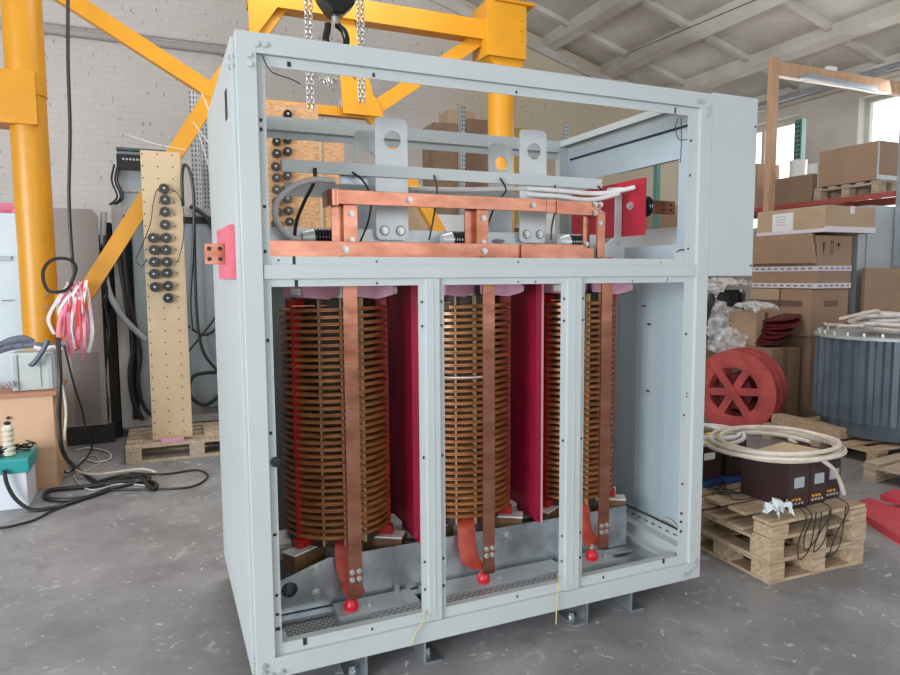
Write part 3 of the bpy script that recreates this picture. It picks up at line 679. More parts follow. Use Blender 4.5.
# red insulating plate to the right with support and feed-through
b = MB(); b.box(1.80, 1.812, .19, .78, 1.705, 1.965, .001); rpz = b.build('insulating_plate', 'redplate', T)
for y in (.28, .62): bolt(rpz, (1.80, y, 1.845), (-1, 0, 0), .014, .018)
b = MB(); b.box(1.745, 1.785, .330, .336, 1.69, 1.905, .001); b.prism([(1.66, 1.60), (1.80, 1.60), (1.80, 1.66), (1.795, 1.70), (1.74, 1.70), (1.66, 1.645)], 'y', .325, .331); sb = b.build('support_bracket', 'zinc', T)
bolt(sb, (1.765, .325, 1.675), (0, -1, 0), .009, .01)
mt = Matrix.Translation((1.812, .28, 1.845)) @ Matrix.Rotation(PI/2, 4, 'Y'); pr = [(0, 0)]
for k in range(6): pr += [(.045, k*.014), (.050, k*.014+.005), (.050, k*.014+.009), (.042, k*.014+.012)]
MB().lathe(pr+[(0, .086)], 20, mt, False).build('ribbed_insulator', 'blackshiny', rpz, smooth=True)
b = MB(); b.box(1.90, 2.06, .276, .286, 1.812, 1.876, .001); tf = b.build('terminal_flag', 'copper', rpz)
for x in (1.99, 2.035):
    for z in (1.832, 1.858): MB().cyl((x, .275, z), (x, .277, z), .006, 10).build('bolt_hole', 'dark', tf)
MB().tube([(1.75, .40, 1.93), (1.86, .30, 1.925), (1.90, .27, 1.88), (1.905, .28, 1.86)], .011, 8).build('lead_cable', 'white_cable', T)
# cables and ties
zw = 1.90
MB().tube([(1.28, .36, 1.912), (1.45, .33, 1.905), (1.58, .31, 1.897), (1.68, .28, 1.902), (1.785, .24, 1.925)], .011, 10).build('lead_cable', 'white_cable', T, smooth=True)
MB().tube([(1.28, .36, 1.885), (1.43, .32, 1.878), (1.53, .30, 1.866), (1.62, .29, 1.872), (1.72, .27, 1.898)], .011, 10).build('lead_cable', 'white_cable', T, smooth=True)
MB().tube([(1.28, .36, 1.912), (1.0, .42, 1.90), (.75, .44, 1.895)], .011, 10).build('lead_cable', 'grey_cable', T, smooth=True)
hp = [at(x, y, 'y', .33) for x, y in ((335, 181), (313, 180), (294, 186), (279, 199), (275, 213), (281, 229), (292, 238), (304, 243))]
MB().tube(hp, .0125, 10).build('lead_cable', 'grey_cable', T, smooth=True)
A = at(355, 178, 'y', .36)
MB().box(A.x-.055, A.x+.06, .385, .395, A.z-.022, A.z+.025).build('cable_shield', 'rackgrey', T)
for pts, r in ((((315, 168), (314, 182), (305, 200), (297, 220), (294, 240)), .0075), (((352, 172), (364, 182), (371, 200), (368, 222), (360, 242)), .0042), (((500, 178), (506, 190), (498, 200)), .004),
               (((434, 175), (437, 190), (434, 215), (429, 240)), .004), (((495, 205), (488, 225), (487, 238)), .004), (((555, 185), (556, 205), (552, 225), (551, 240)), .004), (((598, 186), (604, 193), (603, 200)), .004), (((603, 245), (609, 252), (613, 259)), .0045)):
    MB().tube([at(px, py, 'y', .335) for px, py in pts], r, 6).build('cable_tie', 'black', T)
for px in (372, 435, 590):
    pass

# ================================================================== YELLOW CRANE FRAME
G = thing('gantry_frame', 'yellow painted tubular steel gantry frame with braces standing behind the grey cabinet', 'crane', (0, 4.0, 0))
b = MB(); b.cyl((-1.155, 4.0, 0), (-1.155, 4.0, 6.0), .132, 32); cl = b.build('column', 'yellow', G, smooth=True)
A = at(0, 52, 'y', 3.85); Bq = at(38, 125, 'y', 3.85)
b = MB(); b.box(-2.4, Bq.x-.0, 3.84, 4.14, Bq.z, A.z-.12, .004)
b.build('bracket_arm', 'yellow', G)
b = MB(); b.cyl((-1.155, 4.0, A.z-.28), (-1.155, 4.0, 6.0), .140, 32); b.build('column_sleeve', 'yellow', G, smooth=True)
K1, K2 = Vector((.245, 4, 3.13)), Vector((1.66, 4, 3.10))
_bk = [0]
def brace(p, q, w=.10, nm='brace'):
    _bk[0] += 1; o_ = Vector((0, .004*_bk[0], 0)); return MB().bar(Vector(p)+o_, Vector(q)+o_, .09, w, (0, 0, 1)).build(nm, 'yellow', G)
brace((-1.20, 4, 3.97), K1, .13); brace(K1, (-.90, 4, 1.28), .13)
b = MB(); b.box(-1.13, -.86, 3.93, 3.95, 1.03, 1.40, .002); b.build('gusset_plate', 'yellow', G)
b = MB(); b.prism([(-1.15, 3.6), (-1.0, 3.85), (-.9, 4.05), (-1.15, 4.2)], 'y', 3.92, 3.94); b.build('gusset_plate', 'yellow', G)
brace(K1, (.82, 4, 3.95), .16); brace((1.42, 4, 4.0), K2, .13); brace(K2, (2.9, 4, 3.98), .13); brace(K2, (2.55, 4, 1.70), .12); brace((2.55, 4, 1.70), (3.05, 4, .9), .1)
brace((.30, 4.02, 3.08), (1.75, 4.02, 3.08), .085)
b = MB(); b.prism([(1.38, 3.05), (1.78, 3.05), (1.70, 3.22), (1.45, 3.40), (1.36, 3.40)], 'y', 3.94, 3.95); b.build('gusset_plate', 'yellow', G)
b = MB(); b.box(.55, 2.98, 3.92, 4.08, 3.90, 4.09, .004); b.build('top_beam', 'yellow', G)
b = MB(); b.prism([(.55, 3.55), (.80, 3.90), (1.25, 3.90), (1.25, 4.09), (.55, 4.09)], 'y', 3.90, 3.918); b.build('gusset_plate', 'yellow', G)
b = MB(); b.cyl((3.075, 4.0, 0), (3.075, 4.0, 3.75), .140, 32); b.build('column', 'yellow', G, smooth=True)
b = MB(); b.box(2.83, 3.27, 3.82, 4.18, 3.72, 4.25, .006); b.box(2.90, 3.36, 3.80, 4.2, 4.25, 4.28); b.prism([(2.95, 3.60), (3.22, 3.60), (3.27, 3.75), (2.83, 3.75)], 'y', 3.85, 4.15); b.build('column_head', 'yellow', G)
MB().cyl((3.05, 4, 4.28), (3.05, 4, 4.7), .15, 20).build('column_sleeve', 'yellow', G, smooth=True)
for (x, z) in ((3.21, 4.0), (3.21, 4.1), (3.21, 3.9)): bolt(G, (x, 3.82, z), (0, -1, 0), .012, .01, 'yellow')
for (x, y_, z) in ((-1.09, 3.886, 1.40), (-1.09, 3.886, 1.30), (-1.09, 3.886, 1.21)): bolt(G, (x, y_, z), (.4, -1, 0), .012, .01, 'bolt')

# hoist hook and chains
H = thing('chain_hoist', 'black hoist block with hook hanging above the grey cabinet', 'hoist', tuple(at(335, 20, 'y', 2.0)))
c = at(335, 0, 'y', 2.0)
b = MB(); b.prism([(c.x-.13, c.z+.06), (c.x-.11, c.z-.015), (c.x-.035, c.z-.105), (c.x+.035, c.z-.105), (c.x+.12, c.z-.02), (c.x+.14, c.z+.06), (c.x+.10, c.z+.22), (c.x-.10, c.z+.22)], 'y', 1.93, 2.07, .015); b.build('hook_block', 'blackshiny', H)
b = MB(); b.cyl((c.x, 2, c.z-.10), (c.x, 2, c.z-.15), .026, 14); b.build('swivel', 'chain', H, smooth=True)
hk = [(c.x-.005, 2, c.z-.14), (c.x+.05, 2, c.z-.18), (c.x+.068, 2, c.z-.25), (c.x+.03, 2, c.z-.31), (c.x-.035, 2, c.z-.31), (c.x-.065, 2, c.z-.25), (c.x-.05, 2, c.z-.18), (c.x-.05, 2, c.z-.15)]
MB().tube(hk, .022, 10).build('hook', 'blackshiny', H, smooth=True)
MB().bar((c.x-.02, 1.97, c.z-.14), (c.x-.035, 1.97, c.z-.25), .012, .022, (1, 0, 0)).build('safety_latch', 'chain', H)
def chain_links(b, p, q, ll=.034, wr=.0042, ww=.010):
    p = Vector(p); q = Vector(q); L = (q-p).length; d = (q-p).normalized(); n = int(L/(ll*.74)); sd = d.orthogonal().normalized(); ot = d.cross(sd)
    for i in range(n):
        cc = p+d*(i+.5)*L/n; u = sd if i % 2 else ot
        pts = [cc+d*(ll/2)*math.cos(t)+u*ww*math.sin(t) for t in [2*PI*k/8 for k in range(8)]]
        b.tube(pts, wr, 5, False, True)
for nm, px, py0, py1, lab in (('left', 308, -14, 108, 'left bright link chain hanging beside the black hoist hook'), ('right', 360, -14, 102, 'right bright link chain hanging beside the black hoist hook')):
    a_, c_ = at(px, py0, 'y', 1.6), at(px+1, py1, 'y', 1.6); b = MB()
    for dx in (-.014, .012):
        chain_links(b, a_+Vector((dx, 0, 0)), Vector((a_.x+dx, a_.y, c_.z)))
    tag(b.build('hoist_chain', 'chain'), lab, 'chain')
b = MB(); chain_links(b, (c.x-.01, 2.0, c.z-.335), (c.x-.02, 2.0, c.z-.50))
for k in range(7):
    p_ = at(322+k*2.6, 71+(k % 3)*3, 'y', 1.98+.02*(k % 2)); chain_links(b, p_, p_+Vector((.012*((k % 3)-1), 0, -.06)))
tag(b.build('hoist_chain', 'chain'), 'short bunch of bright chain links gathered under the hook', 'chain')

# ================================================================== LEFT BACKGROUND
def pallet(name_label, loc, w=1.2, d=.8, rz=0., m='wood', group=None, nb=5):
    """euro-type pallet, origin at floor centre; boards run along x"""
    P = thing('wooden_pallet', name_label, 'pallet', loc, group, rz)
    R = Matrix.Translation(loc) @ Matrix.Rotation(rz, 4, 'Z')
    def bx(nm, *a):
        b = MB(); b.m = R; b.box(*a, .002); return b.build(nm, m, P)
    for k in range(3):
        y = -d/2+.05+k*(d-.1)/2
        bx('bottom_board', -w/2, w/2, y-.05, y+.05, 0, .02)
        for x in (-w/2+.06, 0, w/2-.06): bx('block', x-.06, x+.06, y-.045, y+.045, .021, .098)
    for x in (-w/2+.06, 0, w/2-.06): bx('cross_board', x-.06, x+.06, -d/2, d/2, .099, .120)
    for k in range(nb):
        y = -d/2+.06+k*(d-.12)/(nb-1); bx('top_board', -w/2, w/2, y-.05, y+.05, .121, .142)
    return P
pallet('weathered wooden pallet under the drilled plywood board at the left', (-.02, 4.06, 0), 1.1, .78, 0, 'wood2')
# drilled plywood board with knobs
def drilled():
    m = mat('drilled_plywood', (.56, .42, .26), .6, 0, .06, 3); n = m.node_tree.nodes; l = m.node_tree.links; b = n['Principled BSDF']
    tc = n.new('ShaderNodeTexCoord'); sp = n.new('ShaderNodeSeparateXYZ'); l.new(tc.outputs['Object'], sp.inputs[0]); acc = None
    for ax, per in (('X', .115), ('Z', .098)):
        q = n.new('ShaderNodeMath'); q.operation = 'PINGPONG'; q.inputs[1].default_value = per/2; l.new(sp.outputs[ax], q.inputs[0])
        p2 = n.new('ShaderNodeMath'); p2.operation = 'POWER'; p2.inputs[1].default_value = 2; l.new(q.outputs[0], p2.inputs[0])
        if acc is None: acc = p2
        else:
            ad = n.new('ShaderNodeMath'); ad.operation = 'ADD'; l.new(acc.outputs[0], ad.inputs[0]); l.new(p2.outputs[0], ad.inputs[1]); acc = ad
    lt = n.new('ShaderNodeMath'); lt.operation = 'LESS_THAN'; lt.inputs[1].default_value = .0000423; l.new(acc.outputs[0], lt.inputs[0])
    mx = n.new('ShaderNodeMixRGB'); src = b.inputs['Base Color'].links[0].from_socket; l.new(lt.outputs[0], mx.inputs[0]); l.new(src, mx.inputs[1]); mx.inputs[2].default_value = (.05, .035, .02, 1); l.new(mx.outputs[0], b.inputs['Base Color'])
    return m
B = thing('knob_board', 'tall drilled plywood board with black round knobs standing on the pallet', 'board', (-.2, 3.85, .143))
fy = 3.84
pa, pb, pc, pd = at(140, 150, 'y', fy), at(180, 153, 'y', fy), at(193, 441, 'y', fy), at(153, 443, 'y', fy)
zt = pa.z; z0 = .145
b = MB(); b.prism([(pd.x, z0), (pc.x, z0), (pb.x, zt), (pa.x, zt)], 'y', fy, fy+.022, .001); pnl = b.build('panel', drilled(), B)
def knob(par, p, r=.042, ax=(0, -1, 0)):
    a = Vector(ax); p = Vector(p)
    mt = Matrix.Translation(p) @ a.to_track_quat('Z', 'Y').to_matrix().to_4x4()
    k = MB().lathe([(0, 0), (r*.8, 0), (r, .012), (r, .035), (r*.88, .05), (r*.35, .05), (r*.3, .044), (0, .044)], 20, mt, False).build('knob', 'blackshiny', par, smooth=True)
    MB().lathe([(0, .044), (.012, .044), (.010, .055), (0, .057)], 10, mt, False).build('knob_screw', 'bolt', k)
    return k
for px, py in ((164, 189), (165, 200), (165, 212), (165, 225), (153, 238), (166, 238), (154, 250), (166, 250), (154, 262), (167, 262), (154, 274), (167, 273), (155, 287), (168, 286), (168, 298)):
    knob(B, at(px, py, 'y', fy-.001))
MB().tube([at(x, y, 'y', fy-.05) for x, y in ((164, 189), (157, 190), (153, 205), (150, 225), (140, 250), (136, 260), (142, 266), (147, 258))], .004, 6).build('wire', 'blackcable', B)
MB().tube([at(x, y, 'y', fy-.05) for x, y in ((166, 188), (178, 194), (184, 215), (183, 240), (178, 262))], .004, 6).build('wire', 'blackcable', B)
MB().tube([at(x, y, 'y', fy-.03) for x, y in ((183, 206), (182, 180), (184, 165), (190, 172), (194, 200), (193, 250), (190, 300), (192, 330))], .013, 8).build('cable', 'blackcable', B)
MB().box(pc.x-.06, pc.x+.01, fy+.03, fy+.06, 2.15, 2.5).build('batten', 'wood', B)
tag(MB().box(.05, .26, 3.78, 4.2, .143, .19, .002, Matrix.Rotation(0, 4, 'Z')).build('wood_offcut', 'wood2'), 'wooden offcut block lying on the pallet right of the drilled board', 'wood block')
tag(MB().box(-.30, -.12, 3.72, 3.81, .143, .165, .002).build('pink_pad', 'pinkplate'), 'small pink pad lying on the pallet before the board foot', 'pad')

# electrical cabinet behind the board
C1 = thing('control_cabinet', 'open grey electrical cabinet with blue-grey door behind the drilled board', 'cabinet', (.0, 4.85, 0))
xa, xb = -.64, .62; ztp = 2.21
b = MB(); b.box(xa, xa+.085, 4.7, 4.74, .10, ztp, .002); b.box(xb-.06, xb, 4.7, 4.74, .10, ztp); b.box(xa, xb, 4.7, 4.74, ztp-.08, ztp, .002); b.box(xa, xb, 4.7, 4.74, .10, .17); b.build('frame', 'frame_grey', C1)
b = MB(); b.box(xa, xb, 4.74, 5.3, .10, .12); b.box(xa, xa+.01, 4.74, 5.3, .1, ztp); b.box(xb-.01, xb, 4.74, 5.3, .1, ztp); b.box(xa, xb, 4.74, 5.3, ztp-.01, ztp); b.build('body', 'frame_grey', C1)
b = MB(); b.box(xa+.16, xb-.05, 4.80, 4.815, .22, ztp-.14, .002); b.build('door', 'cabblue', C1)
MB().box(xa+.09, xa+.15, 4.86, 5.2, .12, ztp-.1).build('inner_frame', 'dark', C1)
b = MB(); b.box(xa+.09, xb-.05, 4.76, 4.80, ztp-.15, ztp-.085); b.build('cable_duct', 'black', C1)
for pts, r in ((((118, 250), (126, 300), (133, 345), (130, 372), (133, 400), (143, 420)), .022), (((122, 230), (128, 290), (140, 350), (138, 378), (142, 402), (150, 415)), .018), (((226, 372), (205, 373), (192, 378), (190, 395), (203, 405), (216, 398), (228, 380)), .018),
               (((194, 215), (196, 300), (200, 340), (208, 360), (226, 378)), .014), (((188, 326), (206, 335), (228, 318)), .012), (((190, 206), (208, 220), (228, 262)), .02), (((188, 352), (206, 330), (228, 300)), .01)):
    MB().tube([at(x, y, 'y', 4.68) for x, y in pts], r, 8).build('cable', 'blackcable', C1, smooth=True)
MB().tube([at(x, y, 'y', 4.66) for x, y in ((104, 212), (103, 240), (107, 285), (118, 310), (130, 325), (146, 340))], .028, 10).build('cable', 'cabgrey', C1, smooth=True)
MB().box(-.735, -.655, 4.76, 5.1, .0, 2.05).build('dark_backing', 'dark', C1)  # dark backing added so no bright wall shows between the cables
for k in range(16):
    x0_ = 100+random.uniform(-4, 8); pts = [(x0_+random.uniform(-5, 5), 240+j*28+random.uniform(-6, 6)) for j in range(8)]
    MB().tube([at(x, y, 'y', 4.72-.02*k*.3) for x, y in pts], random.choice((.008, .012, .016)), 6).build('cable', 'blackcable', C1)
# equipment box standing on top of the cabinet
Q = thing('switch_box', 'grey metal switchgear box with dark terminals on top of the electrical cabinet', 'box', (-.4, 4.95, 2.211))
b = MB(); x0_, x1_ = at(120, 200, 'y', 4.9).x, at(146, 200, 'y', 4.9).x; b.box(x0_, x1_+.18, 4.9, 5.15, 2.215, 2.74, .004); b.build('casing', 'cabgrey', Q)
b = MB(); b.box(x0_-.01, x1_+.1, 4.82, 4.90, 2.56, 2.70, .003); b.build('terminal_strip', 'black', Q)
for k in range(8): MB().cyl((x0_+.05+k*.03, 4.82, 2.65), (x0_+.05+k*.03, 4.80, 2.65), .010, 8).build('terminal', 'bolt', Q)
b = MB(); b.box(x0_-.01, x1_+.2, 4.84, 5.2, 2.741, 2.765, .004); b.build('cover', 'tank', Q)
for z in (2.36,): MB().cyl((x0_+.03, 4.89, z), (x0_+.22, 4.89, z), .008, 8).build('rail', 'bolt', Q)
for dx in (0, .03, .05): MB().tube([(x0_-.0+dx-.03, 4.84, 2.6), (x0_-.06+dx, 4.84, 2.45), (x0_-.02+dx, 4.84, 2.3), (x0_-.09+dx, 4.84, 2.22)], .010, 6).build('cable', 'blackcable', Q)

# brown-grey board leaning beside the cabinet
pa, pb = at(52, 208, 'y', 4.6), at(97, 208, 'y', 4.6); pc, pd = at(108, 428, 'y', 4.6), at(58, 428, 'y', 4.6)
b = MB(); b.prism([(pa.x, .17), (pc.x, .17), (pb.x, pa.z-.06), (pb.x-.04, pa.z), (pa.x, pa.z)], 'y', 4.60, 4.64, .002)
bb = tag(b.build('sheet_panel', 'panelbrown'), 'tall brown-grey sheet panel standing left of the open electrical cabinet', 'panel')
MB().box(-1.02, -.80, 4.597, 4.5995, .19, .85).build('dark_patch', 'dpatch', bb)
MB().box(-1.3, -.70, 4.58, 4.68, 0, .165).build('dark_gap_block', 'dark', bb)  # dark block stands in for the shaded gap under the panel
# pale blue cabinet far left
PB = thing('tall_cabinet', 'pale blue tall metal cabinet behind the yellow column at the far left', 'cabinet', (-2.2, 5.2, 0))
xx = at(22, 300, 'y', 5.0).x
b = MB(); b.box(-3.2, xx, 5.0, 5.5, 0, at(10, 213, 'y', 5.0).z, .01); b.build('body', 'paleblue', PB)
MB().box(xx-.16, xx-.06, 4.975, 4.999, 1.70, 1.74).build('handle', 'cabgrey', PB)
MB().box(xx-.16, xx-.06, 4.98, 4.999, 1.33, 1.335).build('latch', 'ink', PB)
MB().box(-3.2, xx-.34, 4.985, 4.999, 1.0, 1.35).build('label_plate', 'teal', PB)
b = MB()
for k in range(7): 
    p_ = at(2+k*3.0, 211-(k % 2)*2, 'y', 5.2); b.tube([p_+Vector((-.15, 0, 0)), p_+Vector((0, .05, .03)), p_+Vector((.12, .02, -.01))], .035, 6)
tag(b.build('plastic_strips', 'pink'), 'pink plastic wrap lying on top of the pale blue cabinet', 'plastic wrap')

# desk
Dk = thing('desk', 'beige laminate desk pedestal standing by the left edge of the photo', 'desk', (-1.5, 3.5, 0))
b = MB(); b.box(-2.3, -1.00, 3.22, 3.80, 0, .685, .002); b.build('body', 'desk', Dk)
b = MB(); b.box(-2.3, -.97, 3.19, 3.83, .686, .716, .003); b.build('tabletop', 'deskedge', Dk)
MB().cyl(at(8, 418, 'y', 3.22), at(8, 418, 'y', 3.20), .012, 10).build('knob', 'ink', Dk)
# instrument
I = thing('instrument_case', 'grey-green plastic instrument case standing on the beige desk', 'instrument', (-1.1, 3.4, .717))
x0_, x1_ = at(11, 370, 'y', 3.30).x, at(55, 370, 'y', 3.30).x; zt_ = .995
b = MB(); b.box(x0_, x1_, 3.30, 3.62, .718, zt_, .012); b.build('casing', 'instr', I)
b = MB(); b.box(x0_+.05, x1_-.09, 3.292, 3.30, .745, zt_-.03, .003); b.build('front_panel', 'instr', I)
for x in (x0_+.008, x1_-.05): MB().box(x, x+.035, 3.285, 3.30, .725, zt_-.01, .006).build('side_trim', 'cabgrey', I)
b = MB(); hp = [at(x, y, 'y', 3.24) for x, y in ((30, 363), (33, 364), (42, 352), (48, 340))]; b.tube(hp, .018, 10); b.build('carry_handle', 'tank', I, smooth=True)
for k, (x, y, rr) in enumerate(((8, 344, .03), (16, 342, .035), (26, 342, .03), (20, 346, .03))):
    pass
b = MB(); pts = [at(x, y, 'y', 3.38) for x, y in ((-8, 350), (4, 344), (14, 340), (24, 339), (33, 343))]; b.tube(pts, .028, 8); pts = [at(x, y, 'y', 3.36) for x, y in ((-4, 352), (8, 348), (20, 346), (34, 345), (48, 346), (62, 348))]; b.tube(pts, .022, 8)
b.m = Matrix.Identity(4); tag(b.build('work_gloves', 'glove', smooth=True), 'dark grey work gloves crumpled on top of the instrument case', 'gloves')
b = MB(); b.tube([at(x, y, 'y', 3.33) for x, y in ((34, 347), (44, 349), (52, 347), (62, 349))], .014, 6); tag(b.build('cloth_strip', 'ribw', smooth=True), 'white cloth strip lying on the instrument case beside the gloves', 'cloth')
b = MB()
for k in range(5): p_ = at(1+k*2, 385+(k % 2)*2, 'y', 3.24); b.tube([p_+Vector((-.04, 0, .0)), p_+Vector((0, .01, .02)), p_+Vector((.03, 0, -.005))], .008, 5)
tag(b.build('cable_scraps', 'greyprint'), 'blue-grey cable scraps lying on the desk edge left of the instrument', 'cable')
# teal and white bin with insulator
Bn = thing('plastic_bin', 'white plastic bin with a teal rim standing on the floor before the desk', 'bin', (-1.3, 2.95, 0))
b = MB(); b.box(-1.75, -1.12, 2.80, 3.14, 0, .245, .012); b.build('body', 'crate_w', Bn)
b = MB(); b.box(-1.77, -1.10, 2.78, 3.15, .246, .345, .015); b.build('rim', 'teal', Bn)
Is = thing('ceramic_insulator', 'cream ribbed ceramic insulator standing on the teal-rimmed bin', 'insulator', (at(9, 450, 'y', 2.9).x, 2.9, .346))
pr = [(0, 0)]
for k in range(6): z = k*.034; pr += [(.030, z), (.038, z+.006), (.038, z+.018), (.028, z+.026)]
pr += [(.02, .21), (0, .21)]
MB().lathe(pr, 20, Matrix.Translation((Is.location.x, 2.9, .346)), False).build('body', 'cream', Is, smooth=True)
MB().lathe([(0, .21), (.018, .21), (.022, .225), (0, .235)], 12, Matrix.Translation((Is.location.x, 2.9, .346)), False).build('cap', 'ink', Is)
b = MB()
for k in range(10):
    cx_, cy_ = -1.27+random.uniform(-.12, .13), 2.93+random.uniform(-.06, .1); b.tube([(cx_+.07*math.cos(t+k), cy_+.05*math.sin(t+k), .358+.012*(k % 4)+.01*math.sin(3*t)) for t in (0, 1.2, 2.4, 3.6, 4.8)], .006, 5)
tag(b.build('wire_tangle', 'blackcable'), 'tangle of dark thin wires lying on the teal-rimmed bin', 'wire')

# ribbons hanging by the yellow gusset
groups = {'pink': [], 'ribw': [], 'redribbon': []}
Rb = thing('ribbon_bunch', 'bunch of pink and white ribbons hanging from the yellow brace', 'ribbons', tuple(at(75, 290, 'y', 3.8)))
for k in range(58):
    m_ = ('pink', 'ribw', 'redribbon', 'ribw', 'pink')[k % 5]
    px = 75+random.gauss(0, 6); py = 282+random.uniform(-2, 8); dx = random.gauss(-3, 8); L = random.uniform(25, 72)
    pts = [at(px, py, 'y', 3.80), at(px+dx*.6, py+L*.35, 'y', 3.77-random.uniform(0, .04)), at(px+dx, py+L*.7, 'y', 3.76), at(px+dx*.7+random.uniform(-3, 3), py+L, 'y', 3.78)]
    MB().ribbon(pts, (math.cos(k), .4*math.sin(k*2.1), .3*math.sin(k)), .026, .002).build('ribbon', m_, Rb)
# hanging cable with loop
b = MB(); pts = [at(68, -10, 'y', 3.75), at(68, 60, 'y', 3.75), at(70, 130, 'y', 3.75), at(69, 200, 'y', 3.75), at(72, 255, 'y', 3.75), at(74, 275, 'y', 3.74), at(66, 290, 'y', 3.72), at(48, 290, 'y', 3.70), at(43, 272, 'y', 3.70), at(52, 260, 'y', 3.70), at(68, 259, 'y', 3.72), at(76, 268, 'y', 3.74), at(70, 285, 'y', 3.76)]
b.tube(pts, .013, 8); tag(b.build('hanging_cable', 'blackcable', smooth=True), 'black cable hanging down the white wall ending in a loop by the column', 'cable')

# floor cables
def fcable(px, r, label, m='blackcable', z=.015, y=None):
    pts = [at(q[0], q[1], 'z', z) if len(q) == 2 else at(q[0], q[1], 'y', q[2]) for q in px]
    return tag(MB().tube(pts, r, 8).build('floor_cable', m, smooth=True), label, 'cable')
fcable([(58, 338, 3.25), (60, 380, 3.13), (59, 420, 3.15), (63, 452, 3.15), (78, 470), (95, 481), (104, 484), (140, 480), (156, 484), (152, 489), (135, 476), (105, 484), (80, 487), (52, 490), (45, 496), (58, 500), (84, 498), (110, 489)], .016, 'thick black cable dropping beside the desk and coiled on the floor', z=.018)
fcable([(4, 470, 2.755), (7, 484, 2.75), (14, 497, 2.75), (24, 506, 2.74), (36, 510), (60, 506), (85, 498), (115, 488), (150, 478), (125, 475), (100, 481)], .013, 'black cable running from the teal bin along the floor', z=.016)
fcable([(0, 528), (12, 526), (34, 520), (52, 511), (72, 503), (90, 495), (115, 490), (160, 489), (190, 487), (205, 480), (207, 474), (195, 470), (165, 474), (130, 473)], .008, 'thin dark cable looping across the floor toward the pallet', z=.010)
fcable([(62, 385, 3.13), (66, 410, 3.13), (65, 440, 3.13), (70, 462), (80, 472), (100, 474), (140, 469), (156, 472)], .009, 'cream cable dropping beside the desk and crossing the floor', 'cream_cable', z=.045)
fcable([(76, 450), (90, 448), (108, 452), (110, 459), (96, 462), (84, 458)], .008, 'short cream cable loop lying in front of the brown-grey panel', 'cream_cable', z=.012)
fcable([(64, 345, 3.75), (74, 385, 3.7), (82, 410, 3.8), (86, 430, 3.9), (92, 446), (86, 458), (70, 472), (64, 470), (63, 455)], .007, 'thin black wire loop lying beside the desk foot', z=.03)
fcable([(78, 462), (92, 455), (100, 462), (88, 470), (74, 476), (90, 490), (120, 484), (150, 486)], .006, 'thin grey wire lying among the black floor cables', 'grey_cable', z=.008)
# white braided cord strands by the steel upright
b = MB()
for (a_, c_) in (((201, 92), (213, 120)), ((205, 100), (216, 135)), ((193, 122), (213, 148)), ((198, 132), (214, 185)), ((127, 135), (186, 150))):
    b.tube([at(*a_, 'y', 3.9), at((a_[0]+c_[0])/2+1, (a_[1]+c_[1])/2+2, 'y', 3.9), at(*c_, 'y', 3.9)], .004, 5)
tag(b.build('string_line', 'white_cable'), 'thin white cords strung from the yellow brace beside the upright', 'cord')
# steel uprights of the shelving behind
def upright(px, py0, py1, y, label, m='rackgrey', wd=.075, group=None):
    U = thing('shelf_upright', label, 'shelf upright', tuple(at(px, py1, 'y', y)), group)
    a_, c_ = at(px, py0, 'y', y), at(px, py1, 'y', y)
    b = MB(); b.box(a_.x-wd/2, a_.x-wd/2+.004, y, y+.07, 0, a_.z); b.box(a_.x+wd/2-.004, a_.x+wd/2, y, y+.07, 0, a_.z); b.box(a_.x-wd/2, a_.x+wd/2, y, y+.003, 0, a_.z); b.build('post', 'perf' if m == 'rackgrey' else m, U)
    return U
upright(193, 90, 205, 5.4, 'left of the two perforated steel uprights behind the yellow brace')
upright(203, 118, 205, 5.75, 'right of the two perforated steel uprights behind the yellow brace')
upright(341, 100, 190, 5.5, 'perforated steel upright seen behind the right half of the strand board', wd=.07)
upright(463, 106, 190, 4.9, 'perforated steel upright in front of the brown cartons behind the left lug', wd=.06)
upright(567, 123, 190, 5.5, 'perforated steel upright near the top right rear corner of the frame', wd=.06)
tag(MB().box(.33, .48, 5.5, 5.9, 2.50, 2.78).build('red_box', 'redpaint'), 'small red box on the shelf behind the steel uprights', 'box')
tag(MB().box(.33, .52, 5.5, 5.9, 2.31, 2.49).build('white_box', 'crate_w'), 'small white box on the shelf below the red box', 'box')
Sh = thing('storage_shelf', 'dark shelf carrying the red and white boxes beside the steel uprights', 'shelf', (.7, 5.7, 0))
MB().box(.31, 1.3, 5.5, 5.95, 2.22, 2.298).build('shelf_board', 'dark', Sh)
for x in (.32, 1.24):
    for y in (5.52, 5.89): MB().box(x, x+.05, y, y+.05, 0, 2.219).build('leg', 'rackgrey', Sh)

# strand board with knobs seen through the frame
O = thing('knob_board', 'orange strand board with two columns of black knobs seen through the cabinet top', 'board', (1.0, 3.75, 0))
fy = 3.5
b = MB(); xl = at(262, 150, 'y', fy).x; xm = at(318, 103, 'y', fy).x; xr = at(344, 150, 'y', fy).x
zt_ = at(290, 103, 'y', fy).z; zm = at(343, 128, 'y', fy).z
b.prism([(xl, .02), (xr, .02), (xr, zm), (xm, zm), (xm, zt_), (xl, zt_)], 'y', fy, fy+.02, .001); b.build('panel', 'osb', O)
MB().box(xm-.01, xm+.02, fy-.02, fy, .5, zm).build('batten', 'card2', O)
for x_, y_ in ((287, 115), (276, 142), (287, 140), (276, 154), (287, 152), (275, 167), (286, 165), (276, 178), (287, 176), (276, 190), (287, 188), (276, 202), (287, 199), (277, 212), (288, 211), (275, 224), (289, 222)):
    knob(O, at(x_, y_, 'y', fy-.001), .037)
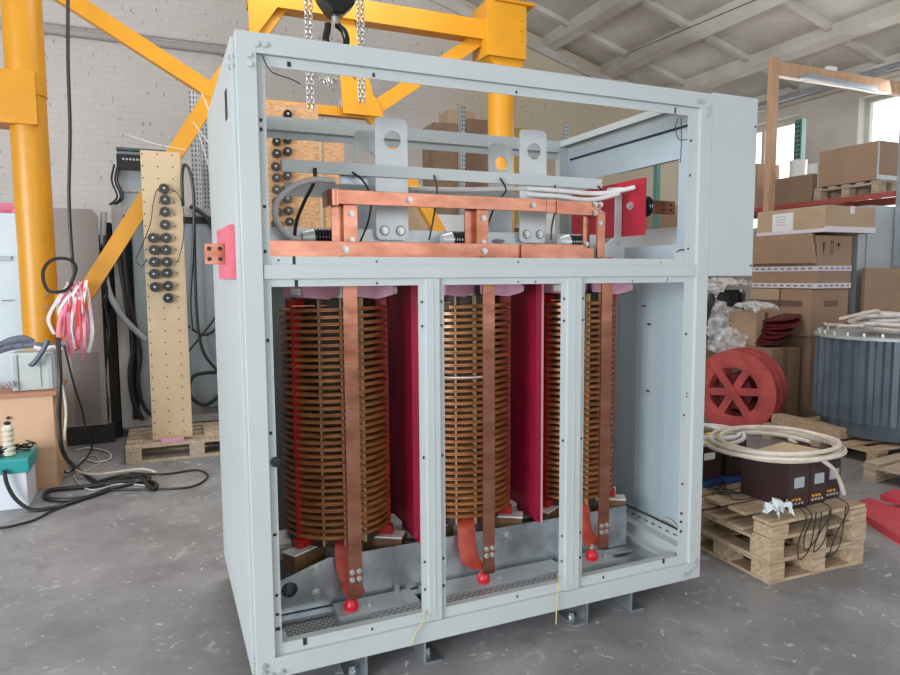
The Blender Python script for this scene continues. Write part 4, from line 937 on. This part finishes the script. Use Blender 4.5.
# far cartons and shelf seen through the frame top
for (a_, c_, y, lab, m_) in (((434, 122), (463, 200), 5.3, 'brown carton behind the left side of the perforated upright', 'brownstuff'), ((466, 118), (492, 200), 5.3, 'brown carton behind the right side of the perforated upright', 'card3')):
    A = at(a_[0], a_[1], 'y', y); Bq = at(c_[0], c_[1], 'y', y)
    o = tag(MB().box(A.x, Bq.x, y, y+.4, 2.20, A.z, .005).build('carton', m_), lab, 'carton')
A = at(455, 110, 'y', 5.1); Bq = at(483, 124, 'y', 5.1)
tag(MB().box(A.x, Bq.x, 5.31, 5.6, at(434, 122, 'y', 5.3).z+.002, A.z+.06, .01).build('foam_offcut', 'card2'), 'pale offcut lying on top of the far brown cartons', 'offcut')
Sh = thing('storage_shelf', 'wooden shelf carrying the far brown cartons and drum, seen through the frame', 'shelf', (3.5, 5.5, 0))
MB().box(2.5, 4.6, 5.25, 5.9, 2.14, 2.198).build('shelf_board', 'wood2', Sh)
for x in (2.52, 4.54):
    for y in (5.26, 5.84): MB().box(x, x+.05, y, y+.05, 0, 2.139).build('leg', 'rackgrey', Sh)
A = at(515, 124, 'y', 5.2); Bq = at(546, 124, 'y', 5.2); cxx = (A.x+Bq.x)/2; rr = (Bq.x-A.x)/2
tag(MB().lathe([(rr, 2.20), (rr, A.z-.12), (rr*.9, A.z), (0, A.z)], 28, Matrix.Translation((cxx, 5.55, 0))).build('drum', 'olive', smooth=True), 'olive brown round drum on the shelf behind the right lifting lug', 'drum')
# lower shelf items behind upper buses
for (px0, py0, px1, py1, y, m_, lab) in ((405, 205, 428, 262, 4.4, 'card2', 'cream box with printed label behind the copper buses, leftmost'), (432, 214, 470, 262, 4.6, 'crate_w', 'pale grey box behind the copper buses, middle'), (540, 196, 562, 262, 4.8, 'paper', 'stack of white paper seen between the copper buses, right')):
    A = at(px0, py0, 'y', y); Bq = at(px1, py1, 'y', y)
    tag(MB().box(A.x, Bq.x, y, y+.3, 1.42, A.z, .004).build('storage_box', m_), lab, 'box')
Sh = thing('storage_shelf', 'lower wooden shelf standing behind the copper buses seen through the frame', 'shelf', (3.1, 4.7, 0))
MB().box(1.9, 4.3, 4.35, 5.15, 1.36, 1.418).build('shelf_board', 'wood2', Sh)
for x in (1.92, 4.24):
    for y in (4.36, 5.09): MB().box(x, x+.05, y, y+.05, 0, 1.359).build('leg', 'rackgrey', Sh)

# ================================================================== RIGHT BACKGROUND
def carton(px0, px1, label, x, y, z0, z1, x1, y1, m='card', group=None):
    K = thing('cardboard_box', label, 'cardboard box', ((x+x1)/2, (y+y1)/2, z0), group)
    MB().box(x, x1, y, y1, z0, z1, .004).build('body', m, K); return K
# stack (left faces x = 5.63, right faces y = 2.27)
K = carton(0, 0, 'large brown cardboard box with an open flap and white printed tape', 5.63, 2.27, 1.378, 1.90, 6.13, 3.03)
for z in (1.385, 1.555):
    t = MB(); t.box(5.624, 5.630, 2.262, 3.03, z, z+.050); t.box(5.63, 6.13, 2.262, 2.270, z, z+.050); to = t.build('printed_tape', 'tape', K)
    t = MB()
    for k in range(9): t.box(5.622, 5.6245, 2.31+k*.08, 2.355+k*.08, z+.016, z+.034)
    for k in range(6): t.box(5.66+k*.08, 5.705+k*.08, 2.260, 2.2625, z+.016, z+.034)
    t.build('tape_print', 'tapetext', to)
t = MB(); t.prism([(2.24, 1.63), (3.05, 1.64), (3.04, 1.925), (2.30, 1.925)], 'x', 5.585, 5.60); t.box(5.585, 5.63, 2.30, 3.04, 1.905, 1.915); t.build('flap', 'card', K)
for k, x in enumerate((5.72, 5.84, 5.93)):   # fragile marks: glass, arrows, umbrella
    t = MB(); y = 2.268; z = 1.80
    if k == 0: t.prism([(x-.012, z-.02), (x+.012, z-.02), (x+.006, z-.045), (x-.006, z-.045)], 'y', y-.001, y+.001); t.box(x-.012, x+.012, y-.001, y+.001, z-.02, z+.04); t.box(x-.002, x+.002, y-.001, y+.001, z-.09, z-.045)
    elif k == 1:
        for dx in (-.015, .015): t.box(x+dx-.003, x+dx+.003, y-.001, y+.001, z-.07, z+.03); t.prism([(x+dx-.01, z+.03), (x+dx+.01, z+.03), (x+dx, z+.055)], 'y', y-.001, y+.001)
        t.box(x-.03, x+.03, y-.001, y+.001, z-.085, z-.078)
    else: t.prism([(x-.03, z), (x+.03, z), (x+.015, z+.03), (x-.015, z+.03)], 'y', y-.001, y+.001); t.box(x-.002, x+.002, y-.001, y+.001, z-.04, z)
    t.build('printed_symbol', 'ink', K)
K2 = carton(0, 0, 'flat light brown cardboard box with a white label, topmost of the stack', 5.63, 2.20, 1.928, 2.185, 6.36, 2.995, 'card2')
MB().box(5.6275, 5.6298, 2.55, 2.80, 1.965, 2.145).build('shipping_label', 'paper', K2)
t = MB()
for k in range(4): t.box(5.6262, 5.6276, 2.64, 2.76-.02*(k % 2), 2.11-k*.028, 2.116-k*.028)
t.build('label_print', 'greyprint', K2)
t = MB(); t.box(5.626, 5.632, 2.194, 2.995, 1.93, 1.965); t.box(5.63, 6.36, 2.194, 2.20, 1.93, 1.985); to = t.build('printed_tape', 'tape', K2)
MB().box(5.98, 6.04, 2.1935, 2.20, 2.11, 2.186).build('tape_patch', 'tape', K2)
K3 = carton(0, 0, 'cardboard box with brown tape directly under the big taped box, nearer one', 5.62, 2.30, .905, 1.374, 6.15, 2.66, 'card')
MB().box(5.616, 5.62, 2.40, 2.66, 1.20, 1.26).build('brown_tape', 'brntape', K3)
MB().box(5.80, 6.0, 2.295, 2.299, 1.20, 1.26).build('brown_tape', 'brntape', K3)
K4 = carton(0, 0, 'cardboard box with brown tape directly under the big taped box, farther one', 5.62, 2.68, .905, 1.374, 6.15, 3.05, 'card2')
MB().box(5.616, 5.62, 2.68, 3.05, 1.20, 1.26).build('brown_tape', 'brntape', K4)
K5 = carton(0, 0, 'cardboard box carrying the dark red laminate stack', 5.20, 2.38, .02, .80, 5.60, 3.0, 'card')
MB().box(5.36, 5.42, 2.376, 2.38, .02, .80).build('brown_tape', 'brntape', K5)
K6 = carton(0, 0, 'light cardboard box standing behind the dark red laminate stack', 5.25, 2.62, .802, 1.14, 5.58, 3.0, 'card2')
MB().box(5.36, 5.41, 2.616, 2.62, .802, 1.14).build('brown_tape', 'brntape', K6)
K7 = carton(0, 0, 'cardboard box at the bottom of the stack, behind the blue-grey tank', 5.63, 2.30, .02, .90, 6.2, 3.05, 'card3')
carton(0, 0, 'cardboard box below the black drum beside the frame', 4.95, 3.1, .02, .76, 6.0, 3.75, 'card2')
# black drum wrapped in film
Bd = thing('cable_drum', 'black shiny drum under clear film just right of the grey hood', 'drum', (5.55, 3.45, .762))
MB().lathe([(.28, .77), (.30, .79), (.30, 1.32), (.27, 1.36), (0, 1.36)], 32, Matrix.Translation((5.52, 3.42, 0))).build('drum_shell', 'blackshiny', Bd, smooth=True)
def crumple(cx, cy, cz, rx, ry, rz, seed, nx=20, ny=14):
    rnd = random.Random(seed); b = MB(); g = []
    for i in range(nx+1):
        row = []
        for j in range(ny+1):
            u = i/nx*2-1; v = j/ny*2-1
            z = math.sqrt(max(0, 1-.5*(u*u+v*v)))-.3
            row.append(b.bm.verts.new((cx+u*rx+rnd.uniform(-.02, .02), cy+v*ry+rnd.uniform(-.02, .02), cz+z*rz+rnd.uniform(-.03, .03))))
        g.append(row)
    for i in range(nx):
        for j in range(ny): b.bm.faces.new((g[i][j], g[i+1][j], g[i+1][j+1], g[i][j+1]))
    return b
b = crumple(5.52, 3.42, 1.34, .36, .36, .20, 3)
tag(b.build('plastic_film', 'film'), 'crumpled clear film heaped on the black drum beside the hood', 'plastic film')
b = crumple(5.35, 2.75, 1.15, .20, .2, .12, 5, 12, 10); tag(b.build('plastic_film', 'film'), 'crumpled clear film over the light box behind the laminate stack', 'plastic film')
b = MB(); rnd = random.Random(11); g = []
P00, P10, P01, P11 = at(708, 350, 'y', 2.95), at(746, 358, 'y', 2.50), at(716, 300, 'y', 3.08), at(745, 312, 'y', 3.05)
for i in range(13):
    row = []
    for j in range(13):
        u, v = i/12, j/12; p_ = P00*(1-u)*(1-v)+P10*u*(1-v)+P01*(1-u)*v+P11*u*v
        row.append(b.bm.verts.new(p_+Vector((rnd.uniform(-.02, .02), .05*math.sin(u*9+v*3)+rnd.uniform(-.02, .02), rnd.uniform(-.015, .015)))))
    g.append(row)
for i in range(12):
    for j in range(12): b.bm.faces.new((g[i][j], g[i+1][j], g[i+1][j+1], g[i][j+1]))
tag(b.build('plastic_film', 'film'), 'clear film sheet hanging below the black drum toward the reel', 'plastic film')
# dark red curved laminate stack
Ls = []
for k in range(7):
    b = MB(); a0 = .25; cxx = 5.42+.012*k; 
    mt = Matrix.Translation((cxx, 2.57, .868+.036*k)) @ Matrix.Rotation(-.22-.03*(k % 3), 4, 'Y') @ Matrix.Rotation(.10*(k % 2), 4, 'X') @ Matrix.Rotation(.2+.3*k, 4, 'Z')
    pts = [((.21+.012*(k % 3))*math.cos(t), .15*math.sin(t)) for t in [2*PI*j/20 for j in range(20)]]
    b.prism(pts, 'z', 0, .014, 0, mt)
    o = b.build('laminate_disc', 'darkred'); tag(o, 'dark red laminate disc in the tilted stack of discs on the cardboard box', 'disc', 'dark red laminate discs stacked on the cardboard box')
    if k == 0: o['label'] = 'dark red laminate disc at the bottom of the tilted stack on the cardboard box'
    elif k == 6: o['label'] = 'dark red laminate disc at the top of the tilted stack on the cardboard box'
    if k in (0, 6): del o['group']
# red wooden reel
Rl = thing('wooden_reel', 'red wooden reel with a crossed spoke flange leaning beside the frame', 'reel', (4.95, 2.2, 0))
cR = at(733, 392, 'x', 4.78); rR = .40
ax = Vector((.93, .35, .05)).normalized(); qt = ax.to_track_quat('Z', 'Y').to_matrix().to_4x4()
for k, off in enumerate((0, .15, .27)):
    mt = Matrix.Translation(cR+ax*off) @ qt
    b = MB(); n = 40
    for (ra, rb, z0_, z1_) in ((rR*.60, rR, 0, .028),):
        rings = []
        for (r_, z_) in ((ra, z0_), (rb, z0_), (rb, z1_), (ra, z1_)):
            rings.append([b.bm.verts.new(mt @ Vector((r_*math.cos(2*PI*i/n), r_*math.sin(2*PI*i/n), z_))) for i in range(n)])
        for a_ in range(4):
            A_, B_ = rings[a_], rings[(a_+1) % 4]
            for i in range(n): b.bm.faces.new((A_[i], A_[(i+1) % n], B_[(i+1) % n], B_[i]))
    fo = b.build('flange', 'reel', Rl)
    if k < 2:
        for a_ in (.95, .95+PI/3*1.1, .95+PI*2/3):
            m2 = mt @ Matrix.Rotation(a_, 4, 'Z'); MB().box(-rR*.95 if k == 0 else -rR*.6, rR*.95 if k == 0 else rR*.6, -.035, .035, -.022 if k == 0 and a_ == .95 else .002, .0 if k == 0 and a_ == .95 else .026, 0, m2).build('spoke', 'reel', fo)
mt = Matrix.Translation(cR+ax*.03) @ qt; MB().lathe([(.17, 0), (.17, .24)], 24, mt).build('hub', 'darkred', Rl, smooth=True)
# grey cabinet right, cardboard sheet
Gc = thing('steel_cabinet', 'tall plain grey steel cabinet beside the cardboard box stack', 'cabinet', (6.9, 2.7, 0))
MB().box(6.40, 6.52, 2.40, 2.75, 0, 2.20, .003).build('door', 'cabgrey', Gc); MB().box(6.525, 7.45, 2.39, 2.75, 0, 2.235, .003).build('door', 'cabgrey', Gc); MB().box(6.42, 7.45, 2.752, 2.9, 0, 2.18).build('body', 'cabgrey', Gc)
A = at(862, 268, 'y', 2.30)
tag(MB().box(A.x, 7.3, 2.26, 2.30, .02, A.z, .002).build('cardboard_sheet', 'card'), 'brown cardboard sheet leaning on the grey steel cabinet', 'cardboard sheet')
# rack
Rk = thing('pallet_rack', 'red-beamed pallet rack with steel uprights along the window wall', 'rack', (7.2, 3.7, 0))
b = MB(); b.box(6.95, 7.0, 2.40, 5.6, 2.345, 2.40, .003); b.box(7.50, 7.55, 2.40, 5.6, 2.315, 2.40); b.build('beam', 'rackred', Rk)
for y in (2.93, 5.55):
    pass
b = MB(); b.box(6.93, 7.01, 2.30, 2.38, 0, 4.0); b.build('upright', 'rackgrey', Rk)
A = at(797, 122, 'x', 7.5); b = MB(); b.box(7.46, 7.54, A.y-.11, A.y, 0, A.z+.02); ur = b.build('upright', 'rackteal', Rk)
b = MB(); z = 2.5
while z < A.z: b.box(7.458, 7.461, A.y-.09, A.y-.06, z, z+.03); b.box(7.458, 7.461, A.y-.04, A.y-.015, z, z+.03); z += .06
b.build('upright_slots', 'dark', ur)
MB().box(7.0, 7.5, 3.45, 5.6, 2.36, 2.385).build('deck', 'wood2', Rk)
pallet('dark wooden pallet under the plywood crate on the red rack beam', (7.24, 2.98, 2.402), .56, .80, 0, 'wood2', None, 5)
Cr = thing('plywood_crate', 'large plywood crate on a pallet up on the rack', 'crate', (7.2, 3.0, 2.546))
b = MB(); b.box(6.96, 7.40, 2.61, 3.33, 2.55, 2.965, .003); b.build('body', 'osb' if False else 'card', Cr)
for (x, y) in ((6.955, 2.605), (6.955, 3.32)): MB().box(x, x+.014, y, y+.014, 2.55, 2.967).build('edge_trim', 'zinc', Cr)
MB().box(6.95, 7.40, 2.606, 2.609, 2.55, 2.60).build('edge_trim', 'zinc', Cr)
o = carton(0, 0, 'open brown carton on the rack left of the plywood crate', 6.98, 3.42, 2.402, 2.73, 7.4, 4.1, 'card3')
carton(0, 0, 'tall brown carton on the rack just right of the grey hood', 7.0, 4.25, 2.402, 2.98, 7.4, 4.8, 'card')
MB().box(6.994, 6.999, 4.28, 4.45, 2.72, 2.90).build('white_label', 'paper', [o_ for o_ in COL.objects if o_.get('label', '').startswith('tall brown carton')][0])
MB().box(6.992, 6.995, 4.33, 4.40, 2.77, 2.85).build('red_mark', 'rackred', [o_ for o_ in COL.objects if o_.get('label', '').startswith('tall brown carton')][0])
for k, (px, pr_, z0_) in enumerate(((806, .10, 2.735), (812, .07, 2.735))):
    y_ = 3.80-k*.22; tag(MB().lathe([(0, z0_), (pr_, z0_), (pr_, z0_+(.22, .14)[k]), (0, z0_+(.22, .14)[k])], 20, Matrix.Translation((7.2, y_, 0)), False).build('paper_roll', 'paper', smooth=True), ('large white roll standing on the open carton on the rack', 'small white roll standing on the open carton near the crate')[k], 'roll')
tag(MB().box(6.99, 7.12, 3.36, 3.415, 2.402, 2.50, .01).build('blue_bag', 'blue'), 'small blue bundle on the rack beam between carton and crate', 'bag')
# wooden frame with lamp
Fr = thing('timber_portal', 'tall varnished wooden door frame standing behind the cardboard boxes', 'frame', (6.25, 3.45, 0))
b = MB(); b.box(6.245, 6.29, 3.40, 3.47, 0, 3.99, .003); b.box(6.29, 6.37, 3.42, 3.46, 0, 3.99, .003); b.build('post', 'orangewood', Fr)
b = MB(); b.box(6.371, 8.7, 3.42, 3.50, 3.80, 3.96, .003); b.build('lintel', 'orangewood', Fr)
MB().box(7.2, 7.34, 3.43, 3.49, 3.96, 4.01).build('junction_box', 'paper', Fr)
Lp = thing('strip_lamp', 'slim white fluorescent strip lamp fixed under the wooden frame lintel', 'lamp', tuple(at(838, 84, 'y', 3.35)))
A, Bq = at(803, 76, 'y', 3.36), at(874, 90, 'y', 3.36)
b = MB(); b.bar(A, Bq, .10, .045); b.build('housing', 'rackgrey', Lp)
MB().tube([A+Vector((0, -.01, -.03)), Bq+Vector((0, -.01, -.03))], .016, 10, False).build('tube', 'paper', Lp, smooth=True)
# tank
Tk = thing('oil_transformer_tank', 'blue-grey round ribbed transformer tank standing on wooden pallets at the right', 'transformer', (5.48, 1.42, .285))
n = 30; pts = []
for i in range(n):
    a0 = 2*PI*i/n
    for (da, r_) in ((0, .56), (.35, .565), (.5, .525), (.65, .522), (.85, .52)): pts.append((5.48+r_*math.cos(a0+da*2*PI/n), 1.42+r_*math.sin(a0+da*2*PI/n)))
b = MB(); b.prism(pts, 'z', .30, .985); b.build('ribbed_wall', 'tank', Tk)
MB().lathe([(.49, .17), (.51, .30), (0, .30)], 40, Matrix.Translation((5.48, 1.42, 0))).build('base', 'tank', Tk, smooth=True)
MB().lathe([(.575, .986), (.575, 1.012), (0, 1.012)], 48, Matrix.Translation((5.48, 1.42, 0))).build('lid', 'cabgrey', Tk)
for k in range(26):
    a_ = 2*PI*k/26; bolt(Tk, (5.48+.54*math.cos(a_), 1.42+.54*math.sin(a_), 1.012), (0, 0, 1), .013, .03)
def coilheap(cx, cy, cz, r, n, wr, m, label, name='cable_coil', jit=.1, asp=1., pars=None, dz=.012):
    b = MB(); pts = []
    N = n*10; rnd = random.Random(int(cx*100)+n)
    jr = [rnd.uniform(-jit, jit) for _ in range(n*3+3)]
    for i in range(N+1):
        t = i/10; a_ = 2*PI*t; rr_ = r*(1+jr[int(t*3)]*(1-(t*3) % 1)+jr[int(t*3)+1]*((t*3) % 1)); pts.append((cx+rr_*math.cos(a_), cy+asp*rr_*math.sin(a_), cz+dz*t+.012*math.sin(a_*1.3)))
    b.tube(pts, wr, 7, True, False, 3); return tag(b.build(name, m, smooth=True), label, 'cable')
coilheap(5.42, 1.32, 1.045, .30, 7, .016, 'white_cable', 'heap of coiled white cable lying on the round ribbed tank', asp=.8, jit=.5, dz=.022)
b = MB()
for k in range(14):
    a_ = random.uniform(0, 6.28); r_ = random.uniform(.05, .4); p_ = Vector((5.42+r_*math.cos(a_), 1.36+r_*math.sin(a_), 1.05+random.uniform(0, .12)))
    b.tube([p_, p_+Vector((random.uniform(-.2, .2), random.uniform(-.15, .15), random.uniform(0, .08))), p_+Vector((random.uniform(-.3, .3), random.uniform(-.2, .2), .0))], .014, 6)
tag(b.build('cable_scraps', 'cream_cable', smooth=True), 'loose cream cable ends lying on the lid of the ribbed tank', 'cable')
P1 = pallet('wooden pallet carrying the ribbed tank', (5.42, 1.62, 0), 1.1, 1.1, 0, 'wood', None, 6)
tag(MB().box(4.90, 5.02, 1.42, 2.1, .143, .235, .003).build('wood_beam', 'wood'), 'squared timber lying on the tank pallet before the boxes', 'timber')
pallet('wooden pallet at the right edge in front of the tank', (5.0, .62, 0), 1.0, .7, .1, 'wood2', None, 5)
# red steel pieces on the floor right
b = MB(); p_ = [at(*q, 'z', 0) for q in ((848, 512), (900, 545), (940, 560), (940, 530), (868, 505))]
b.prism([(v.x, v.y) for v in p_], 'z', 0, .05); tag(b.build('red_beam', 'redpaint'), 'flat red steel beam lying on the floor at the right edge', 'steel beam')
b = MB(); p_ = [at(*q, 'z', 0.052) for q in ((880, 500), (900, 506), (935, 520), (935, 505), (895, 494))]
b.prism([(v.x, v.y) for v in p_], 'z', .0525, .09); tag(b.build('red_beam', 'redpaint'), 'shorter red steel piece lying on the flat red beam', 'steel beam')

# near pallets with dark brown boxes
def lowpallet(label, x0, x1, y0, y1, z0, h, rz=0.):
    """pallet of total height h, boards along x"""
    c = ((x0+x1)/2, (y0+y1)/2); P = thing('wooden_pallet', label, 'pallet', (c[0], c[1], z0), None, rz)
    R = Matrix.Translation((c[0], c[1], z0)) @ Matrix.Rotation(rz, 4, 'Z'); w = (x1-x0)/2; d = (y1-y0)/2; t = .016
    def bx(nm, *a):
        b = MB(); b.m = R; b.box(*a, .002); b.build(nm, 'wood', P)
    for x in (-w+.05, 0, w-.05):
        bx('bottom_board', x-.05, x+.05, -d, d, 0, t)
        for y in (-d+.06, 0, d-.06): bx('block', x-.048, x+.048, y-.06, y+.06, t, h-2*t)
        bx('cross_board', x-.05, x+.05, -d, d, h-2*t, h-t)
    for y in (-d+.05, d-.05):
        for xa, xb in ((-w+.10, -.05), (.05, w-.10)): bx('bottom_board', xa+.002, xb-.002, y-.048, y+.048, 0, t)
    n = max(3, int(2*d/.15))
    for k in range(n):
        y = -d+.055+k*(2*d-.11)/(n-1); bx('top_board', -w, w, y-.052, y+.052, h-t, h)
    return P
lowpallet('bottom wooden pallet of the near stack beside the frame', 2.44, 3.10, -.04, .60, 0, .115, -.03)
lowpallet('middle wooden pallet of the near stack beside the frame', 2.40, 3.10, -.05, 1.05, .117, .125, .0)
Tp = thing('wooden_pallet', 'top low wooden platform under the dark brown boxes and cable coils', 'pallet', (2.78, .45, .243))
for (x, y) in ((2.47, .0), (3.04, .0), (2.46, .45), (3.0, .5), (2.47, .95), (3.0, .95)): MB().box(x-.06, x+.055, y-.05, y+.06, .243, .300, .003).build('block', 'wood', Tp)
for k in range(7): MB().box(2.42, 3.10, -.04+k*.16, .075+k*.16, .301, .318, .002).build('top_board', 'wood', Tp)
zt3 = .319
def brown_box(x0, x1, y0, y1, z0, z1, lab):
    K = thing('dark_transformer_box', lab, 'electrical unit', ((x0+x1)/2, (y0+y1)/2, z0))
    MB().box(x0, x1, y0, y1, z0, z1, .008).build('casing', 'brownbox', K)
    MB().box(x0+.035, x0+.105, y0-.003, y0, z0+.11, z0+.165).build('rating_plate', 'cabgrey', K)
    for k in range(3): MB().cyl((x0+.025+k*.024, y0-.006, z0+.05), (x0+.025+k*.024, y0, z0+.05), .007, 10).build('terminal', 'orange', K)
    for k in range(4): MB().box(x0+.018+k*.024, x0+.032+k*.024, y0-.002, y0, z0+.022, z0+.034).build('terminal_mark', 'cabgrey', K)
    MB().cyl((x0+.06, y0-.003, z1-.03), (x0+.06, y0, z1-.03), .008, 8).build('screw', 'ink', K)
    return K
brown_box(2.640, 2.785, .05, .36, zt3, zt3+.245, 'dark brown terminal box nearest the frame in the row of three')
brown_box(2.800, 2.925, .06, .36, zt3, zt3+.235, 'middle dark brown terminal box in the row of three')
brown_box(2.940, 3.065, .08, .36, zt3, zt3+.245, 'dark brown terminal box farthest right in the row of three')
tag(MB().box(2.52, 2.95, .50, .88, zt3, zt3+.022, .003).build('blue_tray', 'blue'), 'shallow blue tray under the farther dark boxes', 'tray')
for k, (x0_, lab) in enumerate(((2.54, 'dark box behind on the blue tray, left one, with white label'), (2.74, 'dark box behind on the blue tray, right one, with white label'))):
    K = thing('dark_transformer_box', lab, 'electrical unit', (x0_+.07, .7, zt3+.023))
    MB().box(x0_, x0_+.16, .56, .85, zt3+.024, zt3+.23, .006).build('casing', 'brownbox', K)
    MB().box(x0_+.03, x0_+.11, .556, .56, zt3+.14, zt3+.18).build('label', 'paper', K)
    MB().box(x0_+.02, x0_+.12, .57, .75, zt3+.231, zt3+.240).build('yellow_sticker', 'yellowbag', K)
coilheap(2.79, .27, zt3+.262, .32, 5, .0115, 'cream_cable', 'cream cable coiled in wide loops on top of the dark boxes', asp=.98, jit=.16, dz=.009)
coilheap(2.66, .66, zt3+.258, .20, 3, .0115, 'white_cable', 'smaller white cable coil lying over the farther dark boxes', asp=1.1, jit=.14, dz=.010)
b = MB(); mt = Matrix.Translation((2.84, .21, zt3+.2465)) @ Matrix.Rotation(.2, 4, 'Z'); b.box(-.15, .13, -.10, .11, 0, .012, .002, mt); tag(b.build('board_piece', 'ply'), 'flat beige board lying on the dark brown boxes within the cable', 'board')
b = MB(); b.tube([(2.83, .02, zt3+.25), (2.90, .01, zt3+.20), (2.99, .035, zt3+.12), (3.04, .04, zt3+.035)], .011, 7); b.tube([(3.02, .38, zt3+.26), (3.10, .25, zt3+.18), (3.12, .16, zt3+.08), (3.09, .10, zt3+.02)], .011, 7)
tag(b.build('loose_cable', 'cream_cable', smooth=True), 'cream cable end hanging over the front of the dark brown boxes', 'cable')
b = MB()
for k, (xa_, xb_, dz_) in enumerate(((2.66, 2.58, .20), (2.70, 2.62, .16), (2.84, 2.68, .18), (2.97, 2.80, .22))):
    b.tube([(xa_, .035, zt3+.03), (xa_-.01, -.045, zt3+.0), ((xa_+xb_)/2-.03, -.055, zt3-dz_*.6), (xb_+.0, -.07, zt3-dz_), (xb_+.06, -.07, zt3-dz_+.03), (xb_+.11, -.055, zt3-.10), (xb_+.14, -.045, zt3+.01)], .003, 5)
tag(b.build('loose_wires', 'blackcable'), 'thin black wires drooping in loops from the dark brown boxes', 'wire')
b = crumple(2.53, .02, zt3+.025, .06, .04, .055, 9, 10, 8); tag(b.build('clear_bag', 'bag'), 'small crumpled clear bag on the near corner of the pallet', 'bag')
b = MB()
for k in range(7):
    b.tube([(2.60+.02*k, .48+.012*k, zt3+.02), (2.50, .46-.03*k, zt3+.01+.02*(k % 3)), (2.57+.02*k, .44-.03*k, zt3+.008), (2.48+.03*k, .40-.02*k, zt3+.014)], .003, 5)
tag(b.build('loose_wires', 'blackcable'), 'thin black wires spread on the pallet before the blue tray', 'wire')

# cartons seen through the opening of the right side panel
yq = 5.2
A = at(646, 196, 'y', yq); Bq = at(690, 196, 'y', yq)
tag(MB().box(A.x, Bq.x, yq, yq+.6, .0, 1.80, .004).build('carton', 'card3'), 'tall brown carton standing behind the side opening, lower one', 'carton')
tag(MB().box(A.x+.05, Bq.x+.1, yq+.02, yq+.58, 1.802, A.z-.1, .004).build('carton', 'card'), 'brown carton seen through the side opening above a darker one', 'carton')
upright(659, 160, 200, 4.9, 'green steel upright seen through the side opening of the grey frame', 'rackteal', .06)
